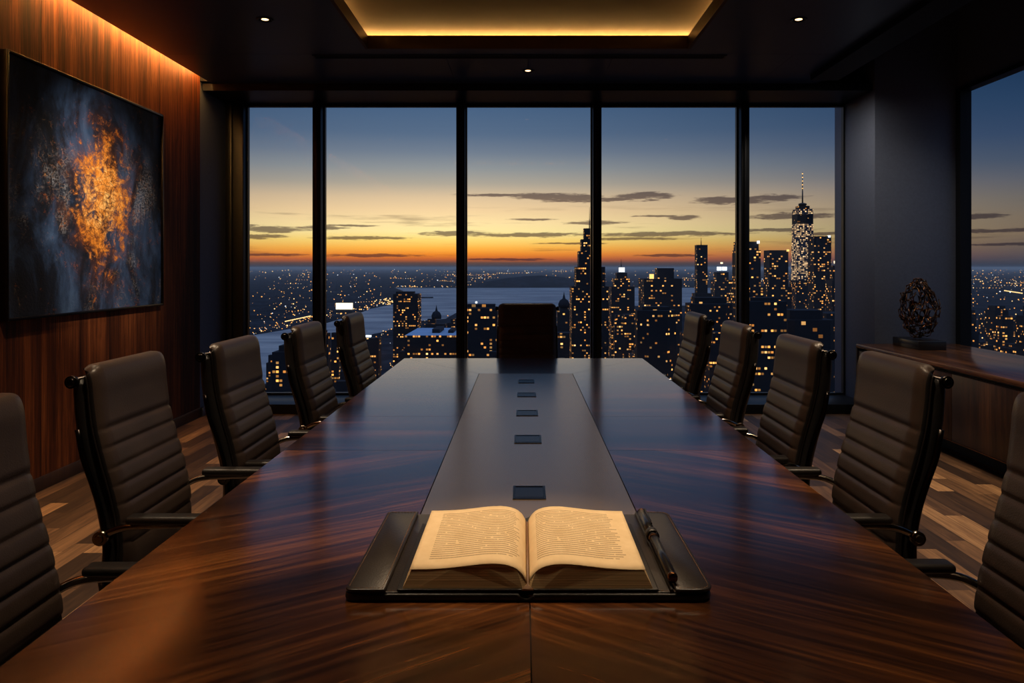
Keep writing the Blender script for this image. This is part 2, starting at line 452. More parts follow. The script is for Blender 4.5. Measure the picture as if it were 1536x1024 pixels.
# ---------------------------------------------------------------- world: dusk sky
def world():
    w = bpy.data.worlds.new('dusk_sky'); S.world = w; w.use_nodes = True
    t = NT.__new__(NT); t.m = w; t.t = w.node_tree; t.t.nodes.clear()
    out = t.n('ShaderNodeOutputWorld')
    d = t.n('ShaderNodeTexCoord').outputs['Generated']
    x, y, z = t.sep(d)
    h = t.math('SQRT', t.math('ADD', t.math('MULTIPLY', x, x), t.math('MULTIPLY', y, y)))
    e = t.math('DIVIDE', z, t.math('MAXIMUM', h, 0.001))
    az = t.math('ARCTAN2', x, y)
    f = t.math('POWER', t.math('MAXIMUM', e, 0.0), 0.5)       # spread the stops near the horizon
    def st(lst, k):
        res = [(max(0, (401 - yy) / 1200.0 * k) ** 0.5, lin(c)) for yy, c in lst]
        return sorted(res, key=lambda q: q[0])
    cen = st([(401, (44, 44, 56)), (398.5, (62, 54, 58)), (394, (96, 66, 52)), (388, (196, 96, 36)), (381, (240, 138, 38)), (372, (255, 178, 66)), (360, (255, 214, 112)), (347, (255, 230, 158)),
              (335, (254, 224, 162)), (315, (240, 206, 156)), (296, (218, 190, 152)), (275, (172, 162, 146)), (252, (140, 144, 146)), (228, (110, 122, 138)), (200, (84, 104, 130)), (152, (66, 92, 124))], 0.994)
    cen += [(0.62, lin((40, 62, 92))), (0.74, lin((44, 66, 98))), (0.86, lin((104, 130, 172))), (1.0, lin((136, 162, 204)))]
    sid = st([(401, (36, 42, 58)), (397, (46, 50, 64)), (388, (68, 66, 74)), (370, (92, 82, 78)), (350, (114, 97, 82)), (325, (112, 99, 86)), (298, (102, 97, 93)), (268, (84, 88, 99)), (240, (64, 77, 98)),
              (200, (48, 67, 96)), (150, (37, 60, 90)), (105, (28, 52, 82))], 0.859)
    sid += [(0.62, lin((30, 54, 86))), (0.74, lin((44, 66, 98))), (0.86, lin((104, 130, 172))), (1.0, lin((136, 162, 204)))]
    cc = t.ramp(f, cen); cs = t.ramp(f, sid)
    da = t.math('ABSOLUTE', t.math('SUBTRACT', az, -0.10))
    sky = t.mix(t.sstep(da, -0.02, 0.72), cc, cs)
    # streaky clouds
    wob = t.noise(t.comb(t.math('MULTIPLY', az, 22.0), t.math('MULTIPLY', e, 160.0)), 1.0, 7, 0.68)
    wob2 = t.math('SUBTRACT', wob, 0.5)
    wob4 = t.math('SUBTRACT', t.noise(t.comb(t.math('MULTIPLY', az, 60.0), t.math('MULTIPLY', e, 420.0)), 1.0, 4, 0.6), 0.5)
    clouds = [(745, 293, 60, 2.5), (815, 294, 55, 5), (868, 298, 60, 6), (965, 294, 52, 5.5), (925, 299, 35, 4), (1100, 300, 62, 6), (1162, 296, 48, 4.5), (1025, 326, 26, 4.2), (985, 324, 40, 1.6),
              (790, 352, 105, 3.6), (1005, 351, 120, 3.8), (950, 358, 70, 2.2), (400, 343, 75, 5), (485, 342, 40, 3.2), (390, 355, 42, 3.8), (545, 357, 75, 3.0), (680, 350, 50, 3.4), (895, 334, 50, 2.8),
              (1190, 324, 75, 4.5), (1165, 345, 60, 3), (560, 383, 80, 2.6), (400, 382, 60, 2.4), (1010, 383, 55, 2.2), (800, 329, 35, 1.6), (760, 389, 70, 2), (530, 338, 40, 1.6), (860, 365, 60, 1.4),
              (1465, 324, 48, 4.5), (1500, 345, 75, 3.6), (1450, 346, 40, 3.0), (1510, 366, 70, 2.4), (1250, 350, 70, 2.6)]
    tot = None
    for (px, py, hw, hh) in clouds:
        a0 = math.atan((px - VX) / F); k = math.cos(a0)
        e0 = (VY - py) / F * k
        ha = hw / F * k * k; he = hh / F * k
        p = t.math('DIVIDE', t.math('SUBTRACT', az, a0), ha)
        q = t.math('DIVIDE', t.math('ADD', t.math('SUBTRACT', e, e0), t.math('MULTIPLY', wob2, he * 3.4)), he)
        r = t.math('ADD', t.math('MULTIPLY', p, p), t.math('MULTIPLY', q, q))
        m = t.sstep(t.math('ADD', r, t.math('MULTIPLY', wob4, 2.4)), 1.3, 0.35)
        tot = m if tot is None else t.math('MAXIMUM', tot, m)
    wob3 = t.noise(t.comb(t.math('ADD', t.math('MULTIPLY', az, 5.0), 4.0), t.math('MULTIPLY', e, 75.0)), 1.0, 5, 0.6)
    thin = t.math('MULTIPLY', t.sstep(wob3, 0.55, 0.70), t.math('MULTIPLY', t.sstep(e, 0.008, 0.02), t.sstep(e, 0.085, 0.055)))
    tot = t.math('MAXIMUM', t.math('MULTIPLY', tot, 0.86), t.math('MULTIPLY', thin, 0.55))
    dark = t.mix(1.0, t.mix(0.95, sky, lin((96, 86, 96)), 'MULTIPLY'), lin((24, 22, 32)), 'ADD')
    sky = t.mix(tot, sky, dark)
    bg = t.n('ShaderNodeBackground'); t.l(sky, bg.inputs[0]); bg.inputs[1].default_value = 1.14
    t.l(bg.outputs[0], out.inputs[0])
world()

# ================================================================= THE ROOM
XL = -2.95; XR = 3.95; YF = 8.0; YB = -1.6; ZC = 3.05; ZB = 3.95
WOOD_END = 7.30
def struct(name, mb, mats, parent=None):
    o = mb.build(name, mats, parent)
    if parent is None: o['kind'] = 'structure'
    return o

m = MB(); m.box(XL - 0.1, XR + 0.2, YB - 0.1, YF + 0.1, -0.15, 0.0)
struct('floor', m, M['floor'])

# left wall: walnut panels with fine joints, then a charcoal return to the window
m = MB()
seams = [YB, -1.10, -0.62, 0.02, 0.40, 1.05, 1.45, 2.08, 2.45, 3.1, 3.45, 4.05, 4.45, 4.90, 5.07, 5.86, 6.50, 6.89, WOOD_END]
for a, b in zip(seams[:-1], seams[1:]):
    m.box(XL - 0.03, XL, a + 0.0015, b - 0.0015, 0.0, 3.34)
m.box(XL - 0.08, XL - 0.012, YB, WOOD_END, 0.0, 3.34, mi=1)
struct('wall_left', m, [M['wall_wood'], M['black']])
m = MB(); m.box(XL - 0.08, XL - 0.006, WOOD_END + 0.004, YF + 0.05, 0, ZC + 0.3)
struct('wall_return', m, M['dark_wall'])
m = MB(); m.box(XL, XL + 0.014, YB, WOOD_END, 0, 0.085, 0.003)
struct('baseboard_left', m, M['door_wood'])
m = MB(); m.box(XL + 0.012, XL + 0.026, WOOD_END, YF - 0.22, 0, 0.085, 0.003)
struct('baseboard_return', m, M['dark_wall'])
m = MB(); m.box(XL - 0.08, XR + 0.2, YB - 0.1, YB, 0, ZB + 0.1)
struct('wall_back', m, M['dark_wall'])

# right wall: glazed between the column and the blank part behind the camera
m = MB(); m.box(XR + 0.02, XR + 0.15, YB, 2.6, 0, ZB + 0.1)
m.box(XR + 0.02, XR + 0.15, 2.6, YF + 0.1, 2.99, ZB + 0.1)
m.box(XR + 0.02, XR + 0.15, 2.6, YF + 0.1, 0.0, 0.58)
struct('wall_right', m, M['dark_wall'])
COLX = 3.21; COLY = 7.31
m = MB(); m.box(COLX, XR + 0.14, COLY, YF + 0.25, 0, ZB + 0.05, 0.004)
struct('column', m, M['dark_wall'])

# ceiling with a lit tray over the table and a raised bay beside the window wall
TX0, TX1, TY0, TY1 = -1.22, 1.29, 2.0, 6.18
CX0, CX1 = XL + 0.085, 2.75
m = MB()
g = 0.003
def cslab(x0, x1, y0, y1): m.box(x0 + g / 2, x1 - g / 2, y0 + g / 2, y1 - g / 2, ZC, ZC + 0.09)
cslab(CX0, TX0, YB, 2.2); cslab(CX0, TX0, 2.2, TY1 + 0.16); cslab(TX1, CX1, YB, 2.2); cslab(TX1, CX1, 2.2, TY1 + 0.16)
cslab(TX0, TX1, YB, TY0); cslab(TX0, TX1, TY1, TY1 + 0.16)
for a, b in ((CX0, -0.62), (-0.62, 0.04), (0.04, 0.72), (0.72, 2.15), (2.15, CX1)): cslab(a, b, TY1 + 0.16, YF)
m.box(CX0 - 0.3, CX1, YB, YF, ZC + 0.36, ZC + 0.42)
m.box(CX0 + 0.0, CX0 + 0.03, YB, YF, ZC + 0.02, ZC + 0.36)
m.box(CX1 - 0.05, CX1, YB, YF, ZC, ZB + 0.05)
m.box(CX1 - 0.05, XR + 0.14, YB, YF + 0.05, ZB, ZB + 0.08)
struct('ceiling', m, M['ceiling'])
m = MB()
m.box(TX0 - 0.42, TX1 + 0.42, TY0 - 0.42, TY1 + 0.42, ZC + 0.150, ZC + 0.25)
for (x0, x1, y0, y1) in ((TX0 - 0.42, TX0 - 0.40, TY0 - .42, TY1 + .42), (TX1 + 0.40, TX1 + 0.42, TY0 - .42, TY1 + .42), (TX0 - .42, TX1 + .42, TY0 - .42, TY0 - .40), (TX0 - .42, TX1 + .42, TY1 + .40, TY1 + .42)):
    m.box(x0, x1, y0, y1, ZC + 0.09, ZC + 0.25)
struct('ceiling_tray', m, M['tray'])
m = MB()       # trim lining the opening of the tray
e = 0.022
m.box(TX0 - 0.001, TX0 + e, TY0, TY1, ZC - 0.004, ZC + 0.095); m.box(TX1 - e, TX1 + 0.001, TY0, TY1, ZC - 0.004, ZC + 0.095)
m.box(TX0 + e, TX1 - e, TY1 - e, TY1 + 0.001, ZC - 0.004, ZC + 0.095); m.box(TX0 + e, TX1 - e, TY0, TY0 + e, ZC - 0.004, ZC + 0.095)
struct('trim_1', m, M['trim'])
m = MB(); m.box(XL - 0.006, CX0 + 0.03, WOOD_END - 0.004, WOOD_END + 0.03, ZC + 0.01, ZC + 0.36)  # added block, keeps the strip's light from spilling along the slot to the jamb
struct('trim_8', m, M['black'])
WARM = (1.0, 0.50, 0.13)
M['led'] = emitter('led_strip', WARM, 130.0)
M['led_wall'] = emitter('led_wall_strip', (1.0, 0.47, 0.12), 112.0)
m = MB()
s0, s1 = 0.155, 0.185
m.box(TX0 - s1, TX0 - s0, TY0 - s1, TY1 + s1, ZC + 0.0915, ZC + 0.0945); m.box(TX1 + s0, TX1 + s1, TY0 - s1, TY1 + s1, ZC + 0.0915, ZC + 0.0945)
m.box(TX0 - s0, TX1 + s0, TY1 + s0, TY1 + s1, ZC + 0.0915, ZC + 0.0945); m.box(TX0 - s0, TX1 + s0, TY0 - s1, TY0 - s0, ZC + 0.0915, ZC + 0.0945)
tag(m.build('light_strip', M['led']), 'amber light strip hidden behind the lip of the ceiling tray', 'light')
m = MB(); m.box(CX0 - 0.03, CX0 - 0.002, YB + 0.05, WOOD_END - 0.03, ZC + 0.085, ZC + 0.10)
tag(m.build('light_strip', M['led_wall']), 'amber light strip in the slot above the walnut wall', 'light')
# beam between the ceiling and the raised bay
m = MB(); m.box(2.52, 2.76, YB, 7.02, ZC - 0.05, ZC - 0.002)
struct('beam', m, M['black'])

# header, sill and mullions of the window wall
m = MB(); m.box(XL, XR, 7.35, YF + 0.05, 2.985, ZC - 0.002); m.box(XL, XR, YF - 0.02, YF + 0.1, ZC, ZB)
struct('trim_2', m, M['frame'])
m = MB(); m.box(XL + 0.013, COLX, 7.42, YF + 0.06, 0.0, 0.09, 0.004)
struct('sill', m, M['frame'])
mull = [-2.03, -0.615, 0.726, 2.18]
MW = 0.040
edges = [(-2.76)] + mull + [3.205 + MW]
for k, x in enumerate(mull):
    m = MB(); m.box(x - MW, x + MW, YF - 0.15, YF + 0.06, 0.09, 2.985, 0.004)
    m.box(x - 0.016, x + 0.016, YF - 0.165, YF - 0.149, 0.09, 2.985, 0.003)
    struct('trim_%d' % (k + 3), m, M['frame'])
m = MB(); m.box(XL + 0.013, -2.76, YF - 0.12, YF + 0.06, 0.09, 2.985, 0.004); m.box(XL + 0.05, XL + 0.09, YF - 0.16, YF - 0.12, 0.09, 2.985, 0.004)
struct('trim_7', m, M['frame'])
for k in range(5):
    a = edges[k] + (MW if k else 0.0); b = edges[k + 1] - MW
    w = empty('window_%d' % (k + 1), (0, 0, 0)); w['kind'] = 'structure'
    m = MB(); m.faces([(a, YF, 0.10), (b, YF, 0.10), (b, YF, 2.98), (a, YF, 2.98)], [(0, 1, 2, 3)])
    m.build('pane', M['glass'], w)
    m = MB()
    q = 0.014
    m.box(a, a + q, YF - 0.025, YF + 0.03, 0.09, 2.985); m.box(b - q, b, YF - 0.025, YF + 0.03, 0.09, 2.985)
    m.box(a + q, b - q, YF - 0.025, YF + 0.03, 2.962, 2.985); m.box(a + q, b - q, YF - 0.025, YF + 0.03, 0.09, 0.11)
    m.build('window_frame', M['frame'], w)
# windows of the right wall
ry = [2.6, 4.9, COLY]
for k in range(2):
    w = empty('window_%d' % (k + 6), (0, 0, 0)); w['kind'] = 'structure'
    a, b = ry[k], ry[k + 1]
    m = MB(); m.faces([(XR + 0.06, a + 0.05, 0.6), (XR + 0.06, b - 0.05, 0.6), (XR + 0.06, b - 0.05, 2.97), (XR + 0.06, a + 0.05, 2.97)], [(0, 1, 2, 3)])
    m.build('pane', M['glass'], w)
    m = MB()
    q = 0.05
    m.box(XR, XR + 0.1, a, a + q, 0.58, 2.99); m.box(XR, XR + 0.1, b - q - .03, b, 0.58, 2.99)
    m.box(XR, XR + 0.1, a + q, b - q, 2.955, 2.99); m.box(XR, XR + 0.1, a + q, b - q, 0.58, 0.61)
    m.build('window_frame', M['frame'], w)

# slot vent and downlights in the ceiling
m = MB()
m.box(-1.68, 1.62, 6.36, 6.372, ZC - 0.006, ZC); m.box(-1.68, 1.62, 6.448, 6.46, ZC - 0.006, ZC)
m.box(-1.68, -1.668, 6.36, 6.46, ZC - 0.006, ZC); m.box(1.608, 1.62, 6.36, 6.46, ZC - 0.006, ZC)
v = empty('ceiling_vent', (0, 0, 0), 0, 'long narrow black air slot in the ceiling between light tray and window', 'vent')
m.build('vent_frame', M['frame'], v)
m = MB(); m.box(-1.668, 1.608, 6.372, 6.448, ZC - 0.003, ZC - 0.001); m.box(-1.668, 1.608, 6.405, 6.415, ZC - 0.006, ZC - 0.003)
m.build('slot', M['black'], v)
M['lens'] = emitter('lamp_lens', (1.0, 0.58, 0.26), 4.0)
def downlight(x, y, label):
    r = empty('downlight', (x, y, ZC), 0, label, 'light', 'recessed ceiling downlights')
    m = MB(); m.lathe([(0.056, 0.0), (0.058, -0.004), (0.050, -0.007), (0.040, -0.003), (0.036, 0.0)], seg=28)
    m.build('trim_ring', M['gunmetal'], r)
    m = MB(); m.lathe([(0.020, -0.0035), (0.024, -0.002), (0.024, -0.001)], seg=20)
    m.build('lens', M['lens'], r)
    m = MB(); m.lathe([(0.040, -0.0008), (0.040, -0.0003)], seg=20)
    m.build('reflector', M['black'], r)
    return r
downlight(-1.76, 5.45, 'small recessed warm downlight on the painting side of the ceiling tray')
downlight(1.876, 5.45, 'small recessed warm downlight on the sideboard side of the ceiling tray')
downlight(0.04, 6.87, 'small recessed warm downlight between the air slot and the window wall')

# spots under the downlights, unseen ones overhead, and two added for the column
def spot(loc, target, energy, angle=60, blend=0.8, col=(1.0, 0.66, 0.34), r=0.04):
    l = bpy.data.lights.new('spot_lamp', 'SPOT'); l.energy = energy; l.color = col
    l.spot_size = math.radians(angle); l.spot_blend = blend; l.shadow_soft_size = r
    o = bpy.data.objects.new('spot_lamp', l); C.objects.link(o); o.location = loc
    o.rotation_euler = (Vector(target) - Vector(loc)).to_track_quat('-Z', 'Y').to_euler()
    return o
WL = (1.0, 0.74, 0.48); WN = (1.0, 0.86, 0.72)
spot((-1.76, 5.45, 3.03), (-1.76, 5.45, 0), 90, 80, 1.0, WL)
spot((1.876, 5.45, 3.03), (1.876, 5.45, 0), 130, 80, 1.0, WL)
spot((0.04, 6.87, 3.03), (0.04, 6.87, 0), 25, 70, 1.0, WL)
spot((-2.0, 3.6, 3.03), (-2.1, 3.8, 0), 210, 95, 1.0, WL)
spot((2.0, 3.6, 3.03), (2.1, 3.8, 0), 210, 95, 1.0, WL)
spot((0.0, 2.5, 3.1), (0.02, 1.74, 0.75), 180, 22, 0.8, (1.0, 0.70, 0.42))
spot((-0.9, 4.3, 3.02), (-2.95, 5.50, 1.75), 390, 38, 1.0, (1.0, 0.84, 0.66))
spot((3.25, 5.7, 3.92), (3.4, 6.9, 0.7), 80, 62, 1.0, WN)  # added spot without a fixture, washes the column and sculpture from the bay
spot((2.4, 7.1, 3.03), (3.3, 7.7, 1.0), 42, 120, 1.0, WN)  # added spot without a fixture, brightens the side face of the column
spot((2.3, 4.9, 2.99), (3.25, 6.3, 0.665), 120, 34, 1.0, WL)
spot((2.45, 4.7, 2.99), (2.85, 4.95, 0.0), 70, 34, 0.9, WL)
for sx in (-1, 1):
    spot((sx * 0.72, 1.9, 3.03), (sx * 0.95, 1.95, 0.8), 130, 70, 1.0, WL)
    spot((sx * 0.80, 3.3, 3.13), (sx * 1.02, 3.3, 0.8), 100, 66, 1.0, WL)

# ================================================================= TABLE
TZ = 0.75; TW = 0.80; TYN, TYF = 0.45, 5.38
IX0, IX1, IY0, IY1 = -0.255, 0.283, 1.62, 4.60
table = empty('conference_table', (0, 2.9, 0), 0, 'long dark walnut conference table with a grey centre inlay', 'table')
OFF = Vector((0, -2.9, 0))
def top_panel(m, poly, ang, c=(0, 0), z0=TZ - 0.008, z1=TZ):
    """one veneer panel, inset for its joint; grain along ang"""
    P = [Vector((p[0], p[1], 0)) for p in poly]
    n = len(P); cx = sum(P, Vector()) / n
    gp = 0.0012
    Q = []
    for i in range(n):
        a = P[i - 1]; b = P[i]; d = P[(i + 1) % n]
        e1 = (b - a).normalized(); e2 = (d - b).normalized()
        n1 = Vector((-e1.y, e1.x, 0)); n2 = Vector((-e2.y, e2.x, 0))
        k = 1 + n1.dot(n2)
        Q.append(b + (n1 + n2) * (gp / max(k, 0.3)))
    ca, sa = math.cos(ang), math.sin(ang)
    vs = [(q.x, q.y - 2.9, z0) for q in Q] + [(q.x, q.y - 2.9, z1) for q in Q]
    uvs = [(q.x * ca + q.y * sa, -q.x * sa + q.y * ca) for q in Q] * 2
    fs = [tuple(range(n))[::-1], tuple(range(n, 2 * n))] + [(k, (k + 1) % n, n + (k + 1) % n, n + k) for k in range(n)]
    m.faces(vs, fs, 0, False, uvs)
m = MB()
cx = 0.012
a = math.radians(36)
top_panel(m, [(-TW, TYN), (cx, TYN), (cx, IY0), (IX0, IY0), (IX0, 2.67), (-TW, 2.67)], a)
top_panel(m, [(cx, TYN), (TW, TYN), (TW, 2.67), (IX1, 2.67), (IX1, IY0), (cx, IY0)], -a)
for y0, y1 in ((2.67, 3.28), (3.28, 4.38)):
    top_panel(m, [(-TW, y0), (IX0, y0), (IX0, y1), (-TW, y1)], 0.03)
    top_panel(m, [(IX1, y0), (TW, y0), (TW, y1), (IX1, y1)], -0.03)
top_panel(m, [(-TW, 4.38), (IX0, 4.38), (IX0, IY1), (-TW, TYF)], 0.0)
top_panel(m, [(IX1, 4.38), (TW, 4.38), (TW, TYF), (IX1, IY1)], 0.0)
top_panel(m, [(IX0, IY1), (IX1, IY1), (TW, TYF), (-TW, TYF)], 0.0)
m.build('tabletop', M['table_wood'], table)
m = MB()
for y0, y1 in ((IY0, 3.28), (3.28, IY1)):
    m.prism([(IX0 + .002, y0 + .001 - 2.9), (IX1 - .002, y0 + .001 - 2.9), (IX1 - .002, y1 - .001 - 2.9), (IX0 + .002, y1 - .001 - 2.9)], TZ - 0.008, TZ)
m.build('inlay_panel', M['inlay'], table)
m = MB(); m.box(-TW, TW, TYN - 2.9, TYF - 2.9, TZ - 0.05, TZ - 0.0075, 0.003, 2)
m.build('edge_slab', M['black_lacquer'], table)
for y in (1.35, 2.9, 4.45):
    m = MB(); m.box(-0.32, 0.32, y - 0.16 - 2.9, y + 0.16 - 2.9, 0.03, TZ - 0.05, 0.006); m.box(-0.42, 0.42, y - 0.24 - 2.9, y + 0.24 - 2.9, 0.0, 0.03, 0.004)
    m.build('pedestal', M['black_lacquer'], table)
for y, w, d in ((2.166, .088, .125), (2.84, .095, .13), (3.35, .09, .125), (3.83, .09, .12), (4.28, .085, .12)):
    y0, y1, x0, x1 = y - d / 2 - 2.9, y + d / 2 - 2.9, .016 - w / 2, .016 + w / 2
    m = MB(); b = 0.006
    m.box(x0, x1, y0, y0 + b, TZ, TZ + .0025); m.box(x0, x1, y1 - b, y1, TZ, TZ + .0025); m.box(x0, x0 + b, y0 + b, y1 - b, TZ, TZ + .0025); m.box(x1 - b, x1, y0 + b, y1 - b, TZ, TZ + .0025)
    fr = m.build('cable_hatch', M['gunmetal'], table)
    m = MB(); m.box(x0 + b, x1 - b, y0 + b, y1 - b, TZ, TZ + .0012); m.box(x0 + b, x1 - b, y0 + .018, y0 + .019, TZ + .0012, TZ + .0016)
    m.build('hatch_lid', M['black_lacquer'], fr)

# ================================================================= CHAIRS
FRONT = [(-0.165, 0.385), (-0.142, 0.43), (-0.125, 0.49), (-0.118, 0.56), (-0.126, 0.64), (-0.146, 0.73), (-0.172, 0.82), (-0.192, 0.905), (-0.202, 0.98), (-0.207, 1.035), (-0.219, 1.068), (-0.245, 1.080)]
def back_path(n):
    pts, L = spline([(0, y, z) for y, z in FRONT], n)
    return pts, L
SEAM = [0.205, 0.258, 0.318, 0.370, 0.424, 0.478, 0.532]     # distance from the top end of the path
def pleat(d):
    """how far the leather bulges, by the distance from the top"""
    s = [0.0] + SEAM + [0.75]
    for a, b in zip(s[:-1], s[1:]):
        if a <= d <= b:
            t = (d - a) / (b - a)
            if a == 0.0: return 0.008 * min(1.0, (1 - t) / 0.10) ** 0.5
            return 0.008 * max(0.0, 1 - abs(2 * t - 1) ** 4) ** 0.6
    return 0.0
def make_chair():
    root = empty('office_chair', (0, 0, 0))
    n = 150
    pts, L = back_path(n)
    m = MB(); rings = []
    for i, p in enumerate(pts):
        t = (pts[min(i + 1, n - 1)] - pts[max(i - 1, 0)]).normalized()
        nrm = Vector((0, t.z, -t.y))                       # forward
        d = L * (1 - i / (n - 1))
        up = d; dn = L - d
        w = 0.225 - (0.012 * max(0, 1 - up / 0.05) ** 2) - 0.014 * max(0, 1 - dn / 0.06) ** 2
        th = 0.034 * min(1, (up + 0.004) / 0.03) ** 0.5
        b = pleat(d) * min(1, up / 0.03)
        ring = []
        K = 20
        for k in range(K + 1):                             # across the front
            u = -1 + 2 * k / K
            ed = max(0.0, (abs(u) - 0.86) / 0.14)
            off = b * (1 - ed ** 2 * 0.75) - 0.012 * ed ** 3
            ring.append(p + Vector((u * w, 0, 0)) + nrm * off)
        ring.append(p + Vector((w, 0, 0)) - nrm * th * 0.6)
        ring.append(p + Vector((w - 0.006, 0, 0)) - nrm * th)
        ring.append(p + Vector((-w + 0.006, 0, 0)) - nrm * th)
        ring.append(p + Vector((-w, 0, 0)) - nrm * th * 0.6)
        rings.append(ring)
    m.loft(rings)
    side = M['shell']
    for f in m.bm.faces:
        c = f.calc_center_median()
        if abs(c.x) > 0.2165: f.material_index = 1
    pad = m.build('backrest', [M['pad'], M['shell']], root)
    for sx in (-1, 1):
        m = MB(); ed = []
        for i in range(4, n - 2, 4):
            p = pts[i]; t = (pts[min(i + 1, n - 1)] - pts[max(i - 1, 0)]).normalized()
            ed.append(p + Vector((sx * 0.2235, 0, 0)) - Vector((0, t.z, -t.y)) * 0.026)
        m.tube(ed, 0.0032, 6)
        m.build('piping', M['arm_pad'], pad)
    # black shell behind the pad
    m = MB(); rings = []
    for i in range(0, n, 5):
        p = pts[i]; t = (pts[min(i + 1, n - 1)] - pts[max(i - 1, 0)]).normalized()
        nrm = Vector((0, t.z, -t.y)); d = L * (1 - i / (n - 1)); dn = L - d
        w = 0.219 - 0.01 * max(0, 1 - d / 0.06) ** 2
        t0 = 0.030; t1 = 0.074 + 0.010 * math.sin(PI * min(1, dn / L)) 
        k = min(1, (d + 0.006) / 0.022) ** 0.5; t1 = t0 + (t1 - t0) * k
        k2 = min(1, (dn + 0.01) / 0.06) ** 0.5; t1 = t0 + (t1 - t0) * k2
        rings.append([p + Vector((w, 0, 0)) - nrm * t0, p + Vector((w, 0, 0)) - nrm * (t1 - 0.012), p + Vector((w - 0.014, 0, 0)) - nrm * t1,
                      p + Vector((-w + 0.014, 0, 0)) - nrm * t1, p + Vector((-w, 0, 0)) - nrm * (t1 - 0.012), p + Vector((-w, 0, 0)) - nrm * t0])
    m.loft(rings)
    m.build('back_shell', M['shell'], root)
    # rod across the top of the back with round end knobs
    m = MB(); m.cyl((-0.232, -0.266, 1.036), (0.232, -0.266, 1.036), 0.011)
    m.build('top_rod', M['gunmetal'], root)
    for sx in (-1, 1):
        m = MB(); m.cyl((sx * 0.228, -0.266, 1.036), (sx * 0.236, -0.266, 1.036), 0.012, 0.017, 20); m.cyl((sx * 0.236, -0.266, 1.036), (sx * 0.247, -0.266, 1.036), 0.018, 0.018, 20); m.cyl((sx * 0.247, -0.266, 1.036), (sx * 0.251, -0.266, 1.036), 0.015, 0.009, 20)
        m.build('end_knob', M['gunmetal'], root)
        # flat rail down the side of the shell
        rail = [p for p in spline([(sx * 0.229, -0.256, 0.90), (sx * 0.231, -0.240, 0.82), (sx * 0.231, -0.212, 0.74), (sx * 0.231, -0.186, 0.65), (sx * 0.232, -0.176, 0.56), (sx * 0.225, -0.185, 0.46)], 18)[0]]
        m = MB(); m.tube(rail, 0.010, 8, flat=0.8)
        m.build('side_rail', M['gunmetal'], root)
        # arm loop
        ap = spline([(sx * 0.236, -0.176, 0.600), (sx * 0.252, -0.150, 0.616), (sx * 0.262, -0.10, 0.634), (sx * 0.264, 0.0, 0.640), (sx * 0.264, 0.19, 0.640), (sx * 0.264, 0.245, 0.620), (sx * 0.262, 0.255, 0.56), (sx * 0.25, 0.20, 0.46), (sx * 0.22, 0.13, 0.415)], 48)[0]
        m = MB(); m.tube(ap, 0.0105, 10)
        m.cyl((sx * 0.224, -0.178, 0.600), (sx * 0.262, -0.178, 0.600), 0.020, 0.020, 18); m.cyl((sx * 0.262, -0.178, 0.600), (sx * 0.266, -0.178, 0.600), 0.013, 0.010, 18)
        arm = m.build('armrest', M['chrome'], root)
        m = MB(); x0 = sx * 0.264
        m.box(x0 - 0.026, x0 + 0.026, -0.095, 0.20, 0.646, 0.668, 0.009, 3)
        m.build('arm_pad', M['arm_pad'], arm)
    # seat
    m = MB(); m.box(-0.235, 0.235, -0.165, 0.27, 0.405, 0.475, 0.030, 4)
    m.build('seat', M['pad'], root)
    m = MB(); m.box(-0.20, 0.20, -0.19, 0.20, 0.375, 0.41, 0.012, 2)
    m.box(-0.045, 0.045, -0.215, -0.12, 0.375, 0.48, 0.01, 2)
    m.build('seat_frame', M['gunmetal'], root)
    m = MB(); m.cyl((0, 0, 0.10), (0, 0, 0.24), 0.028); m.cyl((0, 0, 0.24), (0, 0, 0.385), 0.018)
    m.build('stem', M['chrome'], root)
    for k in range(5):
        w = 2 * PI * k / 5 + 0.3
        c, s = math.cos(w), math.sin(w)
        m = MB(); m.tube([(c * 0.02, s * 0.02, 0.115), (c * 0.16, s * 0.16, 0.095), (c * 0.29, s * 0.29, 0.07)], [0.022, 0.018, 0.013], 8)
        sp = m.build('spoke', M['chrome'], root)
        m = MB(); q = 0.012
        m.cyl((c * 0.285 - s * 0.022, s * 0.285 + c * 0.022, 0.027), (c * 0.285 + s * 0.022, s * 0.285 - c * 0.022, 0.027), 0.027, 0.027, 16); m.cyl((c * 0.285, s * 0.285, 0.03), (c * 0.285, s * 0.285, 0.066), 0.008)
        m.build('caster', M['shell'], sp)
    return root
# (x of the top of the back, y of its middle, scale, label)
KN = 0.206
chairs = [
    ('L', -1.13, 1.60, 1.0, 'black leather office chair on the painting side of the table, closest to the open book'),
    ('L', -1.215, 2.50, 1.005, 'black leather office chair in front of the painting, second along from the book'),
    ('L', -1.105, 3.13, 1.0, 'black leather office chair on the painting side, third along from the book'),
    ('L', -1.06, 4.00, 1.0, 'black leather office chair on the painting side, second from the window wall'),
    ('L', -1.015, 4.86, 1.0, 'black leather office chair on the painting side, nearest the window wall and river'),
    ('R', 1.12, 1.62, 1.0, 'black leather office chair on the sideboard side of the table, closest to the open book'),
    ('R', 1.135, 2.50, 1.0, 'black leather office chair in front of the sideboard and bronze sculpture, second from the book'),
    ('R', 1.08, 3.20, 1.0, 'black leather office chair on the sideboard side, third along from the book'),
    ('R', 1.06, 4.06, 1.0, 'black leather office chair on the sideboard side, second from the window wall'),
    ('R', 1.04, 4.92, 1.0, 'black leather office chair on the sideboard side, nearest the window wall'),
    ('E', 0.03, 6.05, 1.0, 'black leather office chair alone at the far head of the table'),
]
proto = make_chair()
